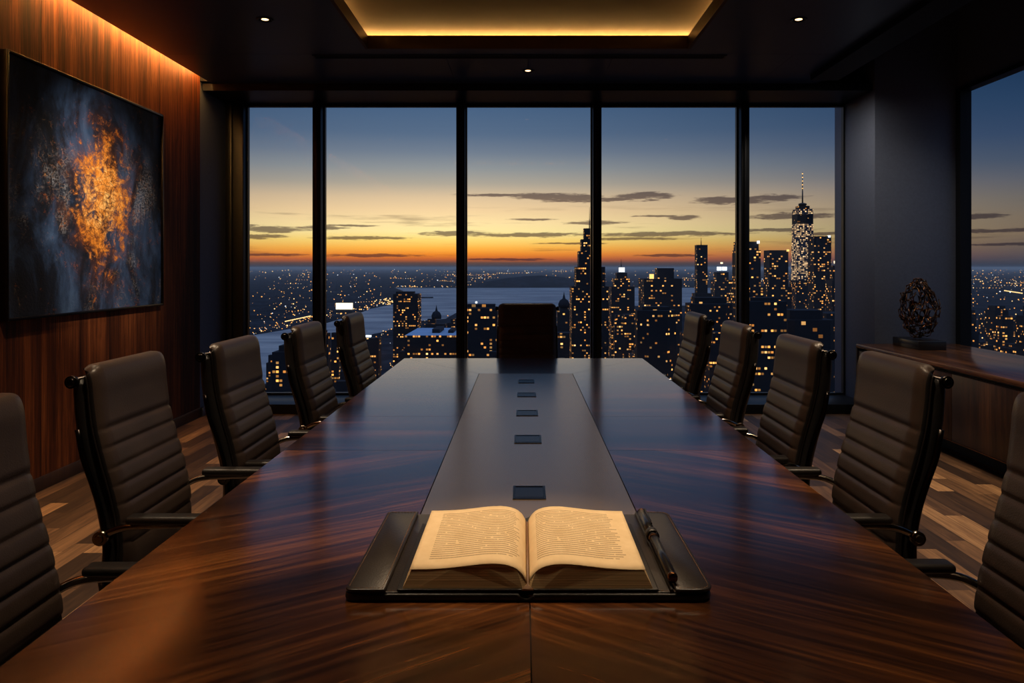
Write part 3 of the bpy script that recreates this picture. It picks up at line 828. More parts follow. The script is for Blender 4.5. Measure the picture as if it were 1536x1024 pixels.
for i, (side, x, y, sc, lab) in enumerate(chairs):
    o = proto if i == 0 else copy_tree(proto)
    if side == 'L': o.location = (x + KN, y, 0); o.rotation_euler = (0, 0, -PI / 2)
    elif side == 'R': o.location = (x - KN, y, 0); o.rotation_euler = (0, 0, PI / 2)
    else: o.location = (x, y, 0); o.rotation_euler = (0, 0, PI)
    tag(o, lab, 'chair', 'office chairs around the conference table')

# ================================================================= FOLIO, BOOK, PEN
folio = empty('leather_folio', (0.01, 1.69, TZ + 0.0006), 0, 'open dark leather folio under the book on the near end of the table', 'folio')
def rrect(x0, x1, y0, y1, rs, n=6):
    """rounded rectangle, rs = radii at (x0y0, x1y0, x1y1, x0y1)"""
    out = []
    for (cx_, cy_, r, a0) in ((x0, y0, rs[0], PI), (x1, y0, rs[1], 1.5 * PI), (x1, y1, rs[2], 0), (x0, y1, rs[3], 0.5 * PI)):
        sx = 1 if cx_ == x0 else -1; sy = 1 if cy_ == y0 else -1
        ox, oy = cx_ + sx * r, cy_ + sy * r
        if r <= 0: out.append((cx_, cy_)); continue
        for k in range(n + 1):
            w = a0 + 0.5 * PI * k / n
            out.append((ox + r * math.cos(w), oy + r * math.sin(w)))
    return out
def soft_slab(m, poly, z0, z1, b=0.003, mi=0):
    """slab with rounded top and bottom rims"""
    P = [Vector((p[0], p[1], 0)) for p in poly]; n = len(P)
    def inset(d):
        q = []
        for i in range(n):
            e1 = (P[i] - P[i - 1]).normalized(); e2 = (P[(i + 1) % n] - P[i]).normalized()
            n1 = Vector((-e1.y, e1.x, 0)); n2 = Vector((-e2.y, e2.x, 0)); q.append(P[i] + (n1 + n2) * (d / max(1 + n1.dot(n2), 0.3)))
        return q
    rings = []
    for d, z in ((b, z0), (b * .3, z0 + b * .3), (0, z0 + b), (0, z1 - b), (b * .3, z1 - b * .3), (b, z1)):
        rings.append([(p.x, p.y, z) for p in inset(d)])
    m.loft(rings, mi, True, True)
def stitches(m, pts, z, closed=False, step=0.0075, ln=0.0045):
    P = [Vector((p[0], p[1], z)) for p in pts]
    if closed: P.append(P[0])
    for a, b in zip(P[:-1], P[1:]):
        L = (b - a).length; d = (b - a).normalized(); s = Vector((-d.y, d.x, 0)) * 0.0006
        k = 0.0
        while k + ln < L:
            p = a + d * k; q = a + d * (k + ln); u = Vector((0, 0, 0.0007))
            m.faces([p - s, q - s, q + s, p + s, p - s + u, q - s + u, q + s + u, p + s + u], [(4, 5, 6, 7), (0, 1, 5, 4), (1, 2, 6, 5), (2, 3, 7, 6), (3, 0, 4, 7)])
            k += step
# two covers joined by a spine
for (x0, x1, r) in ((-0.338, -0.016, (.018, .004, .004, .018)), (0.006, 0.336, (.004, .024, .024, .004))):
    m = MB(); soft_slab(m, rrect(x0, x1, -0.232, 0.238, r), 0.0, 0.014, 0.004)
    cv = m.build('cover', M['folio_dark'], folio)
    m = MB(); soft_slab(m, rrect(x0 + .004, x1 - .002, -0.228, 0.234, r), 0.0135, 0.0165, 0.0014)
    m.build('lining', M['folio'], cv)
    m = MB(); stitches(m, [(x0 + .02, -.222), (x1 - .02, -.222)], 0.0164); m.build('stitching', M['stitch'], cv)
m = MB()
rings = []
for yy in (-0.232, 0.238):
    rings.append([(-0.020 + 0.030 * k / 8, yy, 0.0135 - 0.008 * math.sin(PI * k / 8)) for k in range(9)] + [(0.010 - 0.030 * k / 8, yy, 0.0005) for k in range(9)])
m.loft(rings); m.build('spine', M['folio_dark'], folio)
# raised flaps: pocket at the left end, pen-side pocket at the right end
for (x0, x1, r, st) in ((-0.336, -0.262, (.014, .002, .002, .010), 1), (0.268, 0.338, (.002, .024, .024, .002), 1)):
    m = MB(); soft_slab(m, rrect(x0, x1, -0.231, 0.236, r), 0.0165, 0.0225, 0.0025)
    fl = m.build('pocket_flap', M['folio'], folio)
    m = MB(); pl = rrect(x0 + .006, x1 - .006, -0.225, 0.230, [max(.001, q - .006) for q in r], 4)
    stitches(m, pl, 0.0224, True); m.build('stitching', M['stitch'], fl)
m = MB(); m.cyl((0.262, -0.228, 0.0175), (0.262, 0.234, 0.0175), 0.004, 0.004, 10)
m.build('rib', M['folio_dark'], folio)
m = MB(); NL = 24
vs = []; 
for k in range(NL):
    w = 2 * PI * k / NL
    for (yy, rr) in ((0.018, 0.0118), (0.042, 0.0118), (0.042, 0.0136), (0.018, 0.0136)):
        vs.append((0.267 + rr * math.cos(w), yy, 0.0348 + rr * math.sin(w)))
m.faces(vs, [(4 * k + q, 4 * k + (q + 1) % 4, 4 * ((k + 1) % NL) + (q + 1) % 4, 4 * ((k + 1) % NL) + q) for k in range(NL) for q in range(4)], 0, True)
m.build('pen_loop', M['folio_dark'], folio)

book = empty('open_book', (0.008, 1.655, TZ + 0.0182), 0, 'open thick book with cream printed pages lying on the leather folio', 'book')
HB = 0.178
def page_curve(sx, lift=0.0):
    prof = [(0.002, 0.009), (0.008, 0.022), (0.022, 0.036), (0.045, 0.0435), (0.075, 0.0445), (0.11, 0.041), (0.15, 0.0365), (0.19, 0.0345), (0.218, 0.034)]
    p, _ = spline([(x * sx, 0, z + lift) for x, z in prof], 30)
    return p
for sx, nm in ((-1, 'page_block'), (1, 'page_block')):
    P = page_curve(sx)
    m = MB()
    # block body: fore edge slopes outward to the cover
    rings = []
    n = len(P)
    for yy, k in ((-HB - 0.010, 0.0), (HB + 0.006, 0.0)):
        top = [(p.x * (0.985), yy + (0.010 if yy < 0 else -0.006), p.z - 0.0012) for p in P]
        bot = [(p.x * 1.055, yy, 0.0032) for p in P][::-1]
        rings.append(top + bot)
    m.loft(rings, 0, True, False)
    blk = m.build(nm, M['page_edge'], book)
    # the printed leaf on top
    m = MB(); vs = []; uv = []; fs = []
    rows = 12
    for j in range(rows + 1):
        v = j / rows
        for i, p in enumerate(P):
            u = i / (n - 1)
            vs.append((p.x, -HB + 2 * HB * v, p.z)); uu = u if sx > 0 else 1 - u
            uv.append((uu, v))
    for j in range(rows):
        for i in range(n - 1):
            q = (j * n + i, j * n + i + 1, (j + 1) * n + i + 1, (j + 1) * n + i)
            fs.append(q)
    m.faces(vs, fs, 0, True, uv)
    pg = m.build('page', M['page'], blk, recalc=False)
    so = pg.modifiers.new('thick', 'SOLIDIFY'); so.thickness = 0.0008; so.offset = -1 if sx > 0 else -1
    # hard cover board
    m = MB(); xs = sorted((sx * 0.010, sx * 0.240)); soft_slab(m, rrect(xs[0], xs[1], -HB - 0.014, HB + 0.010, (.003,) * 4), 0.0, 0.0032, 0.001)
    m.build('cover_board', M['folio_dark'], book)
m = MB()
rings = [[(0.011 * math.cos(w), yy, 0.0005 + 0.006 * max(0, math.sin(w))) for w in [2 * PI * k / 14 for k in range(14)]] for yy in (-HB - 0.014, HB + 0.010)]
m.loft(rings); m.build('book_spine', M['stitch'], book)

pen = empty('fountain_pen', (0.277, 1.68, TZ + 0.0354), 0, 'thick black pen with copper rings in the loop of the leather folio', 'pen')
def along(prof, name, mat, par):
    m = MB(); t = bmesh.new(); t.free()
    seg = 20; rings = []
    for (y, r) in prof:
        rings.append([(r * math.cos(2 * PI * k / seg), y, r * math.sin(2 * PI * k / seg)) for k in range(seg)])
    m.loft(rings); return m.build(name, mat, par)
along([(-0.195, 0.007), (-0.190, 0.0092), (-0.10, 0.0096), (0.018, 0.0098)], 'barrel', M['black_lacquer'], pen)
along([(0.020, 0.0102), (0.10, 0.0100), (0.195, 0.0092), (0.200, 0.007)], 'cap', M['black_lacquer'], pen)
along([(0.012, 0.0104), (0.013, 0.0110), (0.021, 0.0110), (0.022, 0.0104)], 'ring', M['bronze'], pen)
along([(-0.201, 0.006), (-0.200, 0.0090), (-0.194, 0.0098), (-0.190, 0.0096)], 'end_cap', M['bronze'], pen)
along([(0.195, 0.0096), (0.198, 0.0096), (0.204, 0.007), (0.206, 0.003)], 'end_cap', M['bronze'], pen)
m = MB(); m.tube([(0.006, 0.190, 0.0095), (0.006, 0.185, 0.0125), (0.006, 0.10, 0.0120), (0.006, 0.085, 0.0098)], 0.0016, 8)
m.build('clip', M['gunmetal'], pen)

# ================================================================= PAINTING
py0, py1, pz0, pz1 = 4.50, 6.46, 1.055, 2.59
art = empty('abstract_painting', (XL, (py0 + py1) / 2, (pz0 + pz1) / 2), 0, 'large framed abstract painting in navy, black and gold on the walnut wall', 'painting')
hy, hz = (py1 - py0) / 2, (pz1 - pz0) / 2
m = MB(); vs = []; 
m.box(0.002, 0.030, -hy + 0.012, hy - 0.012, -hz + 0.012, hz - 0.012, mi=0)
m.bm.faces.ensure_lookup_table()
for f in m.bm.faces:
    for lp in f.loops:
        c = lp.vert.co
        lp[m.uv].uv = ((c.y + hy) / (2 * hy), (c.z + hz) / (2 * hz))
m.build('canvas', M['canvas'], art)
m = MB(); q = 0.016
m.box(0.002, 0.048, -hy, -hy + q, -hz, hz, 0.002); m.box(0.002, 0.048, hy - q, hy, -hz, hz, 0.002)
m.box(0.002, 0.048, -hy + q, hy - q, hz - q, hz, 0.002); m.box(0.002, 0.048, -hy + q, hy - q, -hz, -hz + q, 0.002)
m.build('picture_frame', M['gunmetal'], art)

# ================================================================= SIDEBOARD AND SCULPTURE
SX0, SX1, SY0, SY1, SZ, SB = 3.03, 3.93, 3.3, 7.29, 0.665, 0.127
sb = empty('sideboard', (SX0, (SY0 + SY1) / 2, 0), 0, 'long low dark walnut sideboard under the side window', 'sideboard')
yo = (SY0 + SY1) / 2
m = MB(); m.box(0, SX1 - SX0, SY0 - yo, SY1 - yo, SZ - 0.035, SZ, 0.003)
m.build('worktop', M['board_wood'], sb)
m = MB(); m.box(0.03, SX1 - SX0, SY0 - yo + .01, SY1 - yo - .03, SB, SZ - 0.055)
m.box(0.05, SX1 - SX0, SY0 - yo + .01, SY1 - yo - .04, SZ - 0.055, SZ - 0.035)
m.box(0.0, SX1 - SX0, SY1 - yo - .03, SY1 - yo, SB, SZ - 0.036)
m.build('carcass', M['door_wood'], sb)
nd = 5
for k in range(nd):
    a = SY0 - yo + 0.01 + (SY1 - SY0 - 0.05) * k / nd; b = SY0 - yo + 0.01 + (SY1 - SY0 - 0.05) * (k + 1) / nd
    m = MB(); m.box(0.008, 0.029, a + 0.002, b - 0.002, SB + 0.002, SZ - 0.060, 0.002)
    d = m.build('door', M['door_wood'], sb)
    m = MB(); m.box(0.006, 0.012, a + 0.002, b - 0.002, SZ - 0.0595, SZ - 0.0565)
    m.build('finger_pull', M['bronze'], d)
m = MB(); m.box(0.16, SX1 - SX0, SY0 - yo + .1, SY1 - yo - .1, 0, SB); m.build('plinth', M['black'], sb)
m = MB(); m.box(0.002, 0.006, SY0 - yo, SY1 - yo, SB, SB + 0.004); m.build('bottom_rail', M['bronze'], sb)

# open lattice of cast shards, egg shaped, on a black block
sc = empty('bronze_sculpture', (3.435, 6.95, SZ), 0, 'egg shaped openwork bronze sculpture on a black block on the sideboard', 'sculpture')
m = MB(); m.box(-0.118, 0.118, -0.235, 0.235, 0.0, 0.075, 0.004)
m.build('base_block', M['black_lacquer'], sc)
rs = random.Random(11)
t = bmesh.new(); bmesh.ops.create_icosphere(t, subdivisions=3, radius=1.0)
for v in t.verts:
    z = v.co.z; k = 1.0 - 0.22 * max(0, z) ** 1.5 - 0.06 * max(0, -z)
    j = 1 + rs.uniform(-0.13, 0.13)
    v.co = Vector((v.co.x * 0.155 * k * j, v.co.y * 0.150 * k * j, 0.075 + 0.012 + (z + 1) / 2 * 0.50 + rs.uniform(-.02, .02)))
    v.co.z = max(v.co.z, 0.078)
lat = MB()
for e in t.edges:
    if rs.random() < 0.55:
        a, b = e.verts[0].co, e.verts[1].co
        mid = (a + b) / 2 + Vector((rs.uniform(-.012, .012), rs.uniform(-.012, .012), rs.uniform(-.012, .012)))
        lat.tube([a, mid, b], [rs.uniform(.003, .007), rs.uniform(.002, .004), rs.uniform(.003, .007)], 6)
for v in t.verts:
    if rs.random() < 0.35:
        s = bmesh.new(); bmesh.ops.create_icosphere(s, subdivisions=1, radius=rs.uniform(.005, .010)); lat.absorb(s, 0, Matrix.Translation(v.co))
fv = [v.co.copy() for v in t.verts]
lat.build('lattice', M['bronze'], sc)
sh = MB()
for f in t.faces:
    if rs.random() < 0.22:
        c = f.calc_center_median(); nn = f.normal
        k = rs.uniform(0.6, 0.95); tilt = Vector((rs.uniform(-.02, .02), rs.uniform(-.02, .02), rs.uniform(-.02, .02)))
        P = [c + (v.co - c) * k - Vector((c.x, c.y, 0)) * rs.uniform(0.03, 0.35) + tilt * rs.random() for v in f.verts]
        Q = [p - nn * 0.006 for p in P]
        sh.faces(P + Q, [(0, 1, 2), (5, 4, 3), (0, 3, 4, 1), (1, 4, 5, 2), (2, 5, 3, 0)])
for k in range(18):
    a = rs.choice(fv); b = rs.choice(fv)
    if (a - b).length < 0.28: sh.tube([a, (a + b) / 2 * 0.97 + Vector((0, 0, .008)), b], [.005, .008, .004], 5)
t.free()
sh.build('shards', M['bronze_dark'], sc)

# ================================================================= THE CITY OUTSIDE
GZ = -200.0
def gpt(px, py):
    Y = F * (CAMZ - GZ) / (py - VY)
    return Vector(((px - VX) / F * Y, Y, GZ))

def land_mat():
    t = NT('city_ground')
    v = t.coord()
    n = t.noise(v, 0.004, 6, 0.65)
    n2 = t.noise(v, 0.02, 3, 0.6)
    m_ = t.math('ADD', t.math('MULTIPLY', n, 0.6), t.math('MULTIPLY', n2, 0.4))
    return t.bsdf(t.ramp(m_, [(0.35, lin((20, 24, 30))), (0.5, lin((36, 40, 49))), (0.65, lin((58, 62, 72)))]), 1.0, 0, 0.0)
M['land'] = land_mat()
def water_mat():
    t = NT('river_water')
    x, y, z = t.sep(t.coord())
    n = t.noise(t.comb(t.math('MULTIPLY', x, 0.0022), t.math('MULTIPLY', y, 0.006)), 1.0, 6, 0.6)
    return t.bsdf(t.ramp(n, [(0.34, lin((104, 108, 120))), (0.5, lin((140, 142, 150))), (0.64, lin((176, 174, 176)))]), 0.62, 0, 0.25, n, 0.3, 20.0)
M['water'] = water_mat()
m = MB(); m.faces([(-160000, 60, GZ), (160000, 60, GZ), (160000, 190000, GZ), (-160000, 190000, GZ)], [(0, 1, 2, 3)])
struct('ground', m, M['land'])
riv = [(1120, 432), (1000, 431.5), (860, 431.5), (760, 431.8), (690, 432), (592, 431.5), (604, 436), (612, 444), (590, 456.5), (557, 463), (536, 471), (486, 486), (465, 489), (392, 501), (330, 512), (250, 530),
       (230, 580), (330, 600), (400, 600), (418, 560), (450, 530), (485, 508), (550, 503), (571, 499), (627, 482), (669, 478), (690, 466), (838, 461), (900, 459), (1100, 458)]
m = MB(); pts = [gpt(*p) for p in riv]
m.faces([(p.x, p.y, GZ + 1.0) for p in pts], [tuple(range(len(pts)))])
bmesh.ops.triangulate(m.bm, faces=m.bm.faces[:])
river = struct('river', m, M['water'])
# pier in the river and the low wooded hill on the far bank
m = MB(); a, b = gpt(622, 446.5), gpt(648, 447.5)
m.box(min(a.x, b.x), max(a.x, b.x), 5230, 5270, GZ, GZ + 8)
tag(m.build('pier', M['land']), 'dark pier reaching into the river behind the tall riverside tower', 'pier')
m = MB(); n = 40
hp = [(-600, 0), (-420, 22), (-250, 60), (-60, 100), (120, 122), (300, 130), (520, 112), (700, 90), (900, 70), (1150, 30), (1350, 0)]
rings = []
for k, (dy, s) in enumerate(((0, 0.02), (120, 0.55), (420, 1.0), (900, 0.6), (1500, 0.02))):
    rings.append([(x - 120, 7900 + dy, GZ + h * s * 0.9) for x, h in hp])
for A, B in zip(rings[:-1], rings[1:]):
    for k in range(len(hp) - 1):
        m.faces([A[k], A[k + 1], B[k + 1], B[k]], [(0, 1, 2, 3)], 0, True)
bmesh.ops.remove_doubles(m.bm, verts=m.bm.verts, dist=0.01)
struct('hill', m, M['land'])

hz = bpy.data.materials.new('evening_haze'); hz.use_nodes = True; nt = hz.node_tree; nt.nodes.clear()
ho = nt.nodes.new('ShaderNodeOutputMaterial'); hv = nt.nodes.new('ShaderNodeVolumeScatter')
hv.inputs['Color'].default_value = (1.0, 0.94, 0.92, 1); hv.inputs['Density'].default_value = 1 / 44000.0
nt.links.new(hv.outputs[0], ho.inputs['Volume'])
m = MB(); m.box(-90000, 90000, 100, 120000, GZ - 5, 45)
tag(m.build('haze', hz), 'blue evening haze lying over the city and river', 'haze', None, 'stuff')

def win_mat(name, cw, ch, frac, rowk=0.6, strength=1.5, base=(36, 38, 46), wu=(0.12, 0.88), wv=(0.25, 0.78), pale=0.0):
    t = NT(name)
    u, v, _ = t.sep(t.coord('UV'))
    rnd = t.n('ShaderNodeObjectInfo').outputs['Random']
    uu = t.math('DIVIDE', u, cw); vv = t.math('DIVIDE', v, ch)
    cu, cv = t.math('FLOOR', uu), t.math('FLOOR', vv); fu, fv = t.math('FRACT', uu), t.math('FRACT', vv)
    seed = t.math('MULTIPLY', rnd, 91.0)
    w = t.n('ShaderNodeTexWhiteNoise', noise_dimensions='3D'); t.l(t.comb(cu, cv, seed), w.inputs['Vector'])
    clump = t.noise(t.comb(t.math('MULTIPLY', cu, 0.17), t.math('MULTIPLY', cv, 0.9), seed), 1.0, 2, 0.6)
    rowb = t.n('ShaderNodeTexWhiteNoise', noise_dimensions='2D'); t.l(t.comb(cv, seed), rowb.inputs['Vector'])
    th = t.math('ADD', t.math('MULTIPLY', t.math('SUBTRACT', clump, 0.5), 1.5 * rowk), t.math('MULTIPLY', t.math('GREATER_THAN', rowb.outputs[0], 0.80), 0.35 * rowk))
    lit = t.math('LESS_THAN', w.outputs[0], t.math('ADD', frac, th))
    mask = t.math('MULTIPLY', t.math('MULTIPLY', t.math('GREATER_THAN', fu, wu[0]), t.math('LESS_THAN', fu, wu[1])), t.math('MULTIPLY', t.math('GREATER_THAN', fv, wv[0]), t.math('LESS_THAN', fv, wv[1])))
    col = t.ramp(w.outputs[1], [(0.0, (1.0, 0.33, 0.05, 1)), (0.6, (1.0, 0.46, 0.11, 1)), (0.9, (1.0, 0.60, 0.24, 1)), (1.0, (1.0, 0.78, 0.5, 1))])
    if pale: col = t.mix(pale, col, (1.0, 0.78, 0.46, 1))
    br = t.math('ADD', 0.12, t.math('MULTIPLY', t.math('POWER', t.math('FRACT', t.math('MULTIPLY', w.outputs[0], 57.3)), 2.0), 1.1))
    st = t.math('MULTIPLY', t.math('MULTIPLY', lit, mask), t.math('MULTIPLY', br, strength))
    mt = t.bsdf(lin(base), 0.6, 0, 0.25, None, 0, 0, 0, 0.1, col, st)
    mt.cycles.emission_sampling = 'NONE'
    return mt
M['w_near'] = win_mat('facade_near', 2.3, 2.9, 0.17, 0.5, 1.9)
M['w_rows'] = win_mat('facade_rows', 2.1, 3.5, 0.13, 0.95, 1.9, wv=(0.3, 0.7))
M['w_sparse'] = win_mat('facade_sparse', 2.4, 3.0, 0.08, 0.45, 1.4)
M['w_mid'] = win_mat('facade_mid', 4.2, 4.6, 0.14, 0.5, 1.8)
M['w_midrows'] = win_mat('facade_midrows', 3.6, 6.2, 0.13, 0.9, 1.9, wv=(0.3, 0.7))
M['w_far'] = win_mat('facade_far', 6.5, 7.0, 0.14, 0.45, 1.8)
M['w_glass'] = win_mat('facade_bright', 4.2, 4.6, 0.55, 0.5, 1.3, (56, 68, 88), (0.05, 0.95), (0.2, 0.9), 0.55)
M['w_slab'] = win_mat('facade_dark', 4.0, 4.6, 0.02, 0.35, 1.2)
M['roof'] = plain('city_roof', (40, 43, 52), 0.9, 0, 0.1, 0.1, 0.05)
M['roof_lit_blue'] = plain('roof_painted_light', (150, 178, 214), 0.9, 0, 0.1, 0.06, 0.05)  # bluish light on the roof, put into its base colour
M['steel'] = plain('antenna_steel', (34, 36, 42), 0.6)
M['white_lamp'] = emitter('white_lamp', (0.82, 0.92, 1.0), 2.2, False)
M['warm_lamp'] = emitter('warm_lamp', (1.0, 0.50, 0.14), 2.0, False)
M['pale_lamp'] = emitter('pale_lamp', (1.0, 0.74, 0.42), 2.2, False)

def tower_box(m, x0, x1, y0, y1, z0, z1, taper=1.0, mi=0, mr=1, cham=0.0):
    """walls carry a UV in metres, the roof its own material"""
    cx_, cy_ = (x0 + x1) / 2, (y0 + y1) / 2
    if cham > 0:
        c = cham
        base = [(x0 + c, y0), (x1 - c, y0), (x1, y0 + c), (x1, y1 - c), (x1 - c, y1), (x0 + c, y1), (x0, y1 - c), (x0, y0 + c)]
    else:
        base = [(x0, y0), (x1, y0), (x1, y1), (x0, y1)]
    top = [(cx_ + (p[0] - cx_) * taper, cy_ + (p[1] - cy_) * taper) for p in base]
    n = len(base); u = 0.0
    for k in range(n):
        a, b = base[k], base[(k + 1) % n]; c, d = top[(k + 1) % n], top[k]
        w = math.hypot(b[0] - a[0], b[1] - a[1])
        m.faces([(a[0], a[1], z0), (b[0], b[1], z0), (c[0], c[1], z1), (d[0], d[1], z1)], [(0, 1, 2, 3)], mi, False, [(u, z0 + 300), (u + w, z0 + 300), (u + w, z1 + 300), (u, z1 + 300)])
        u += math.ceil(w / 10) * 10
    m.faces([(p[0], p[1], z1) for p in top], [tuple(range(n))], mr)

foot = []
def tower(name, label, cat, D, tiers, mat, dep=None, antenna=None, roof='roof', extra=None, cham=0.0):
    """tiers: (px0, px1, py_top[, taper]) from the lowest up; the first stands on the ground"""
    x0 = (tiers[0][0] - VX) / F * D; x1 = (tiers[0][1] - VX) / F * D
    cx_ = (x0 + x1) / 2; dep = dep or (x1 - x0)
    root = empty(name, (cx_, D + dep / 2, GZ), 0, label, cat)
    foot.append((x0, x1, D, D + dep))
    z = 0.0; first = True
    for k, tr in enumerate(tiers):
        a = (tr[0] - VX) / F * D - cx_; b = (tr[1] - VX) / F * D - cx_
        top = CAMZ + (VY - tr[2]) / F * D - GZ
        w = b - a; dd = dep * w / (x1 - x0)
        m = MB(); tower_box(m, a, b, -dep / 2 if first else -dd / 2, dep / 2 if first else dd / 2, z, top, tr[3] if len(tr) > 3 else 1.0, 0, 1, cham * w)
        m.build('tower_shaft' if first else 'setback', [M[tr[4]] if len(tr) > 4 else M[mat], M[roof]], root)
        z = top; first = False
    xt = (a + b) / 2
    if antenna:
        h = CAMZ + (VY - antenna[0]) / F * D - GZ; r = antenna[1] / F * D
        m = MB(); m.cyl((xt, 0, z), (xt, 0, z + (h - z) * 0.45), r, r * 0.7, 8); m.cyl((xt, 0, z + (h - z) * 0.45), (xt, 0, h), r * 0.55, r * 0.2, 8)
        an = m.build('antenna', M['steel'], root)
        if len(antenna) > 2:
            m = MB()
            for q in range(antenna[2]):
                s = bmesh.new(); bmesh.ops.create_icosphere(s, subdivisions=1, radius=r * 0.75)
                m.absorb(s, 0, Matrix.Translation((xt, 0, z + (h - z) * (0.25 + 0.75 * (q + 0.5) / antenna[2]))))
            m.build('beacon', M['warm_lamp'], an)
    if extra: extra(root, cx_, D, dep, z)
    return root
def lampbox(root, px0, px1, py0, py1, D, cx_, dep, mat, name='crown_light'):
    m = MB(); a = (px0 - VX) / F * D - cx_; b = (px1 - VX) / F * D - cx_
    z0 = CAMZ + (VY - py1) / F * D - GZ; z1 = CAMZ + (VY - py0) / F * D - GZ
    m.box(a, b, -dep / 2 - 1.5, -dep / 2 + 4, z0, z1); return m.build(name, M[mat], root)
def roof_plant(boxes, mat='w_slab'):
    def f(root, cx_, D, dep, z):
        for (a, b, yt) in boxes:
            m = MB(); tower_box(m, (a - VX) / F * D - cx_, (b - VX) / F * D - cx_, -dep * 0.2, dep * 0.25, z, CAMZ + (VY - yt) / F * D - GZ)
            m.build('roof_plant', [M[mat], M['roof']], root)
    return f

tower('stepped_skyscraper', 'tall tapering stepped skyscraper with antenna against the sunset', 'skyscraper', 900,
      [(852, 920, 560), (858, 914, 430), (865, 909, 400), (869.5, 904, 376), (873.5, 900, 358), (878, 896, 341)], 'w_near', antenna=(308, 0.9))
def lit_crown(root, cx_, D, dep, z):
    lampbox(root, 930, 938.5, 401, 408, D, cx_, dep * 0.25, 'white_lamp')
tower('spired_tower', 'grey tower with glowing white crown and thin spire beside the stepped skyscraper', 'skyscraper', 1700,
      [(917, 952, 430), (922, 946, 418), (926, 942, 409), (930, 938, 400)], 'w_mid', antenna=(388, 0.8), extra=lit_crown)
tower('shouldered_tower', 'broad dark tower with one raised shoulder and amber light, behind the rounded tower', 'skyscraper', 1500,
      [(966, 1023, 418), (989, 1014, 402)], 'w_mid', extra=lambda r, c, D, d, z: lampbox(r, 975, 981, 411, 418, D, c, d * 0.9, 'warm_lamp'))
tower('rounded_tower', 'near tower with curved face and rows of lit offices by the table end', 'office building', 620,
      [(958, 1017, 466)], 'w_rows', cham=0.27, extra=roof_plant([(966, 1008, 461)]))
tower('slim_tower', 'slim dark tower topped by a short mast, above the chairs beside the window mullion', 'skyscraper', 1900,
      [(1043, 1068, 440), (1046.5, 1062.5, 367)], 'w_mid', antenna=(352, 0.7, 2))
tower('lantern_tower', 'distant tower with two bright white lights on its roof', 'skyscraper', 2600,
      [(1072, 1098, 420), (1076, 1094, 408)], 'w_far', extra=lambda r, c, D, d, z: (lampbox(r, 1077, 1083.5, 400, 405.5, D, c, d * 0.6, 'white_lamp'), lampbox(r, 1085, 1091.5, 400, 405.5, D, c, d * 0.6, 'white_lamp'), lampbox(r, 1083, 1086, 393, 395.5, D, c, d * 0.4, 'pale_lamp')))
tower('round_office_block', 'wide low office block with curved front behind the two farthest sideboard side chairs', 'office building', 760,
      [(1038, 1102, 456)], 'w_rows', cham=0.2, extra=roof_plant([(1046, 1094, 447)]))
tower('mullion_tower', 'dark tower half hidden by the window mullion, with white corner lamps', 'skyscraper', 1300,
      [(1106, 1146, 430), (1108, 1142, 375), (1109.5, 1139.5, 362)], 'w_mid', extra=lambda r, c, D, d, z: lampbox(r, 1136.5, 1139, 361, 365, D, c, d, 'white_lamp'))
tower('flat_topped_tower', 'flat topped dark tower between the mullion and the brightly lit glass tower', 'skyscraper', 1500,
      [(1151, 1188, 430), (1155.5, 1184, 375)], 'w_mid', extra=lambda r, c, D, d, z: lampbox(r, 1181, 1183.5, 374, 377, D, c, d, 'warm_lamp'))
def owt(root, cx_, D, dep, z):
    m = MB(); a = (1201 - VX) / F * D - cx_; b = (1217 - VX) / F * D - cx_
    m.lathe([(8, 0), (11, 3), (11, 7), (5, 9)], (a + b) / 2, 0, z, 16); m.build('parapet_ring', M['steel'], root)
tower('glass_skyscraper', 'tallest tower, a brightly lit glass skyscraper with a long glowing spire', 'skyscraper', 2200,
      [(1194, 1224, 420), (1196, 1222, 335, 0.93, 'w_glass'), (1197, 1221, 321, 1.0, 'w_slab'), (1197, 1221, 313, 1.0, 'w_glass'), (1201, 1217, 308)], 'w_mid', antenna=(256, 1.3, 7), extra=owt)
tower('dark_office_tower', 'dark straight tower close beside the brightly lit glass skyscraper', 'skyscraper', 1800,
      [(1221, 1247, 354)], 'w_mid', extra=lambda r, c, D, d, z: lampbox(r, 1242.5, 1245.5, 353, 356, D, c, d, 'white_lamp'))
tower('corner_tower', 'narrow tower with a pale roof lamp at the edge of the column', 'skyscraper', 1600,
      [(1248, 1275, 420), (1252, 1266, 398)], 'w_mid', extra=lambda r, c, D, d, z: lampbox(r, 1255, 1258, 391, 395, D, c, d * 0.4, 'pale_lamp'))
tower('office_tower', 'near tower with bright rows of offices just past the mullion', 'office building', 520,
      [(1122, 1180, 452)], 'w_rows', extra=roof_plant([(1130, 1172, 447)]))
tower('dark_slab_building', 'near dark slab with two lit floors below the glass skyscraper', 'office building', 560,
      [(1184, 1254, 480), (1190, 1240, 466)], 'w_slab', cham=0.12)
tower('amber_window_block', 'near block densely speckled with amber windows beside the column', 'office building', 900,
      [(1240, 1290, 470)], 'w_near')
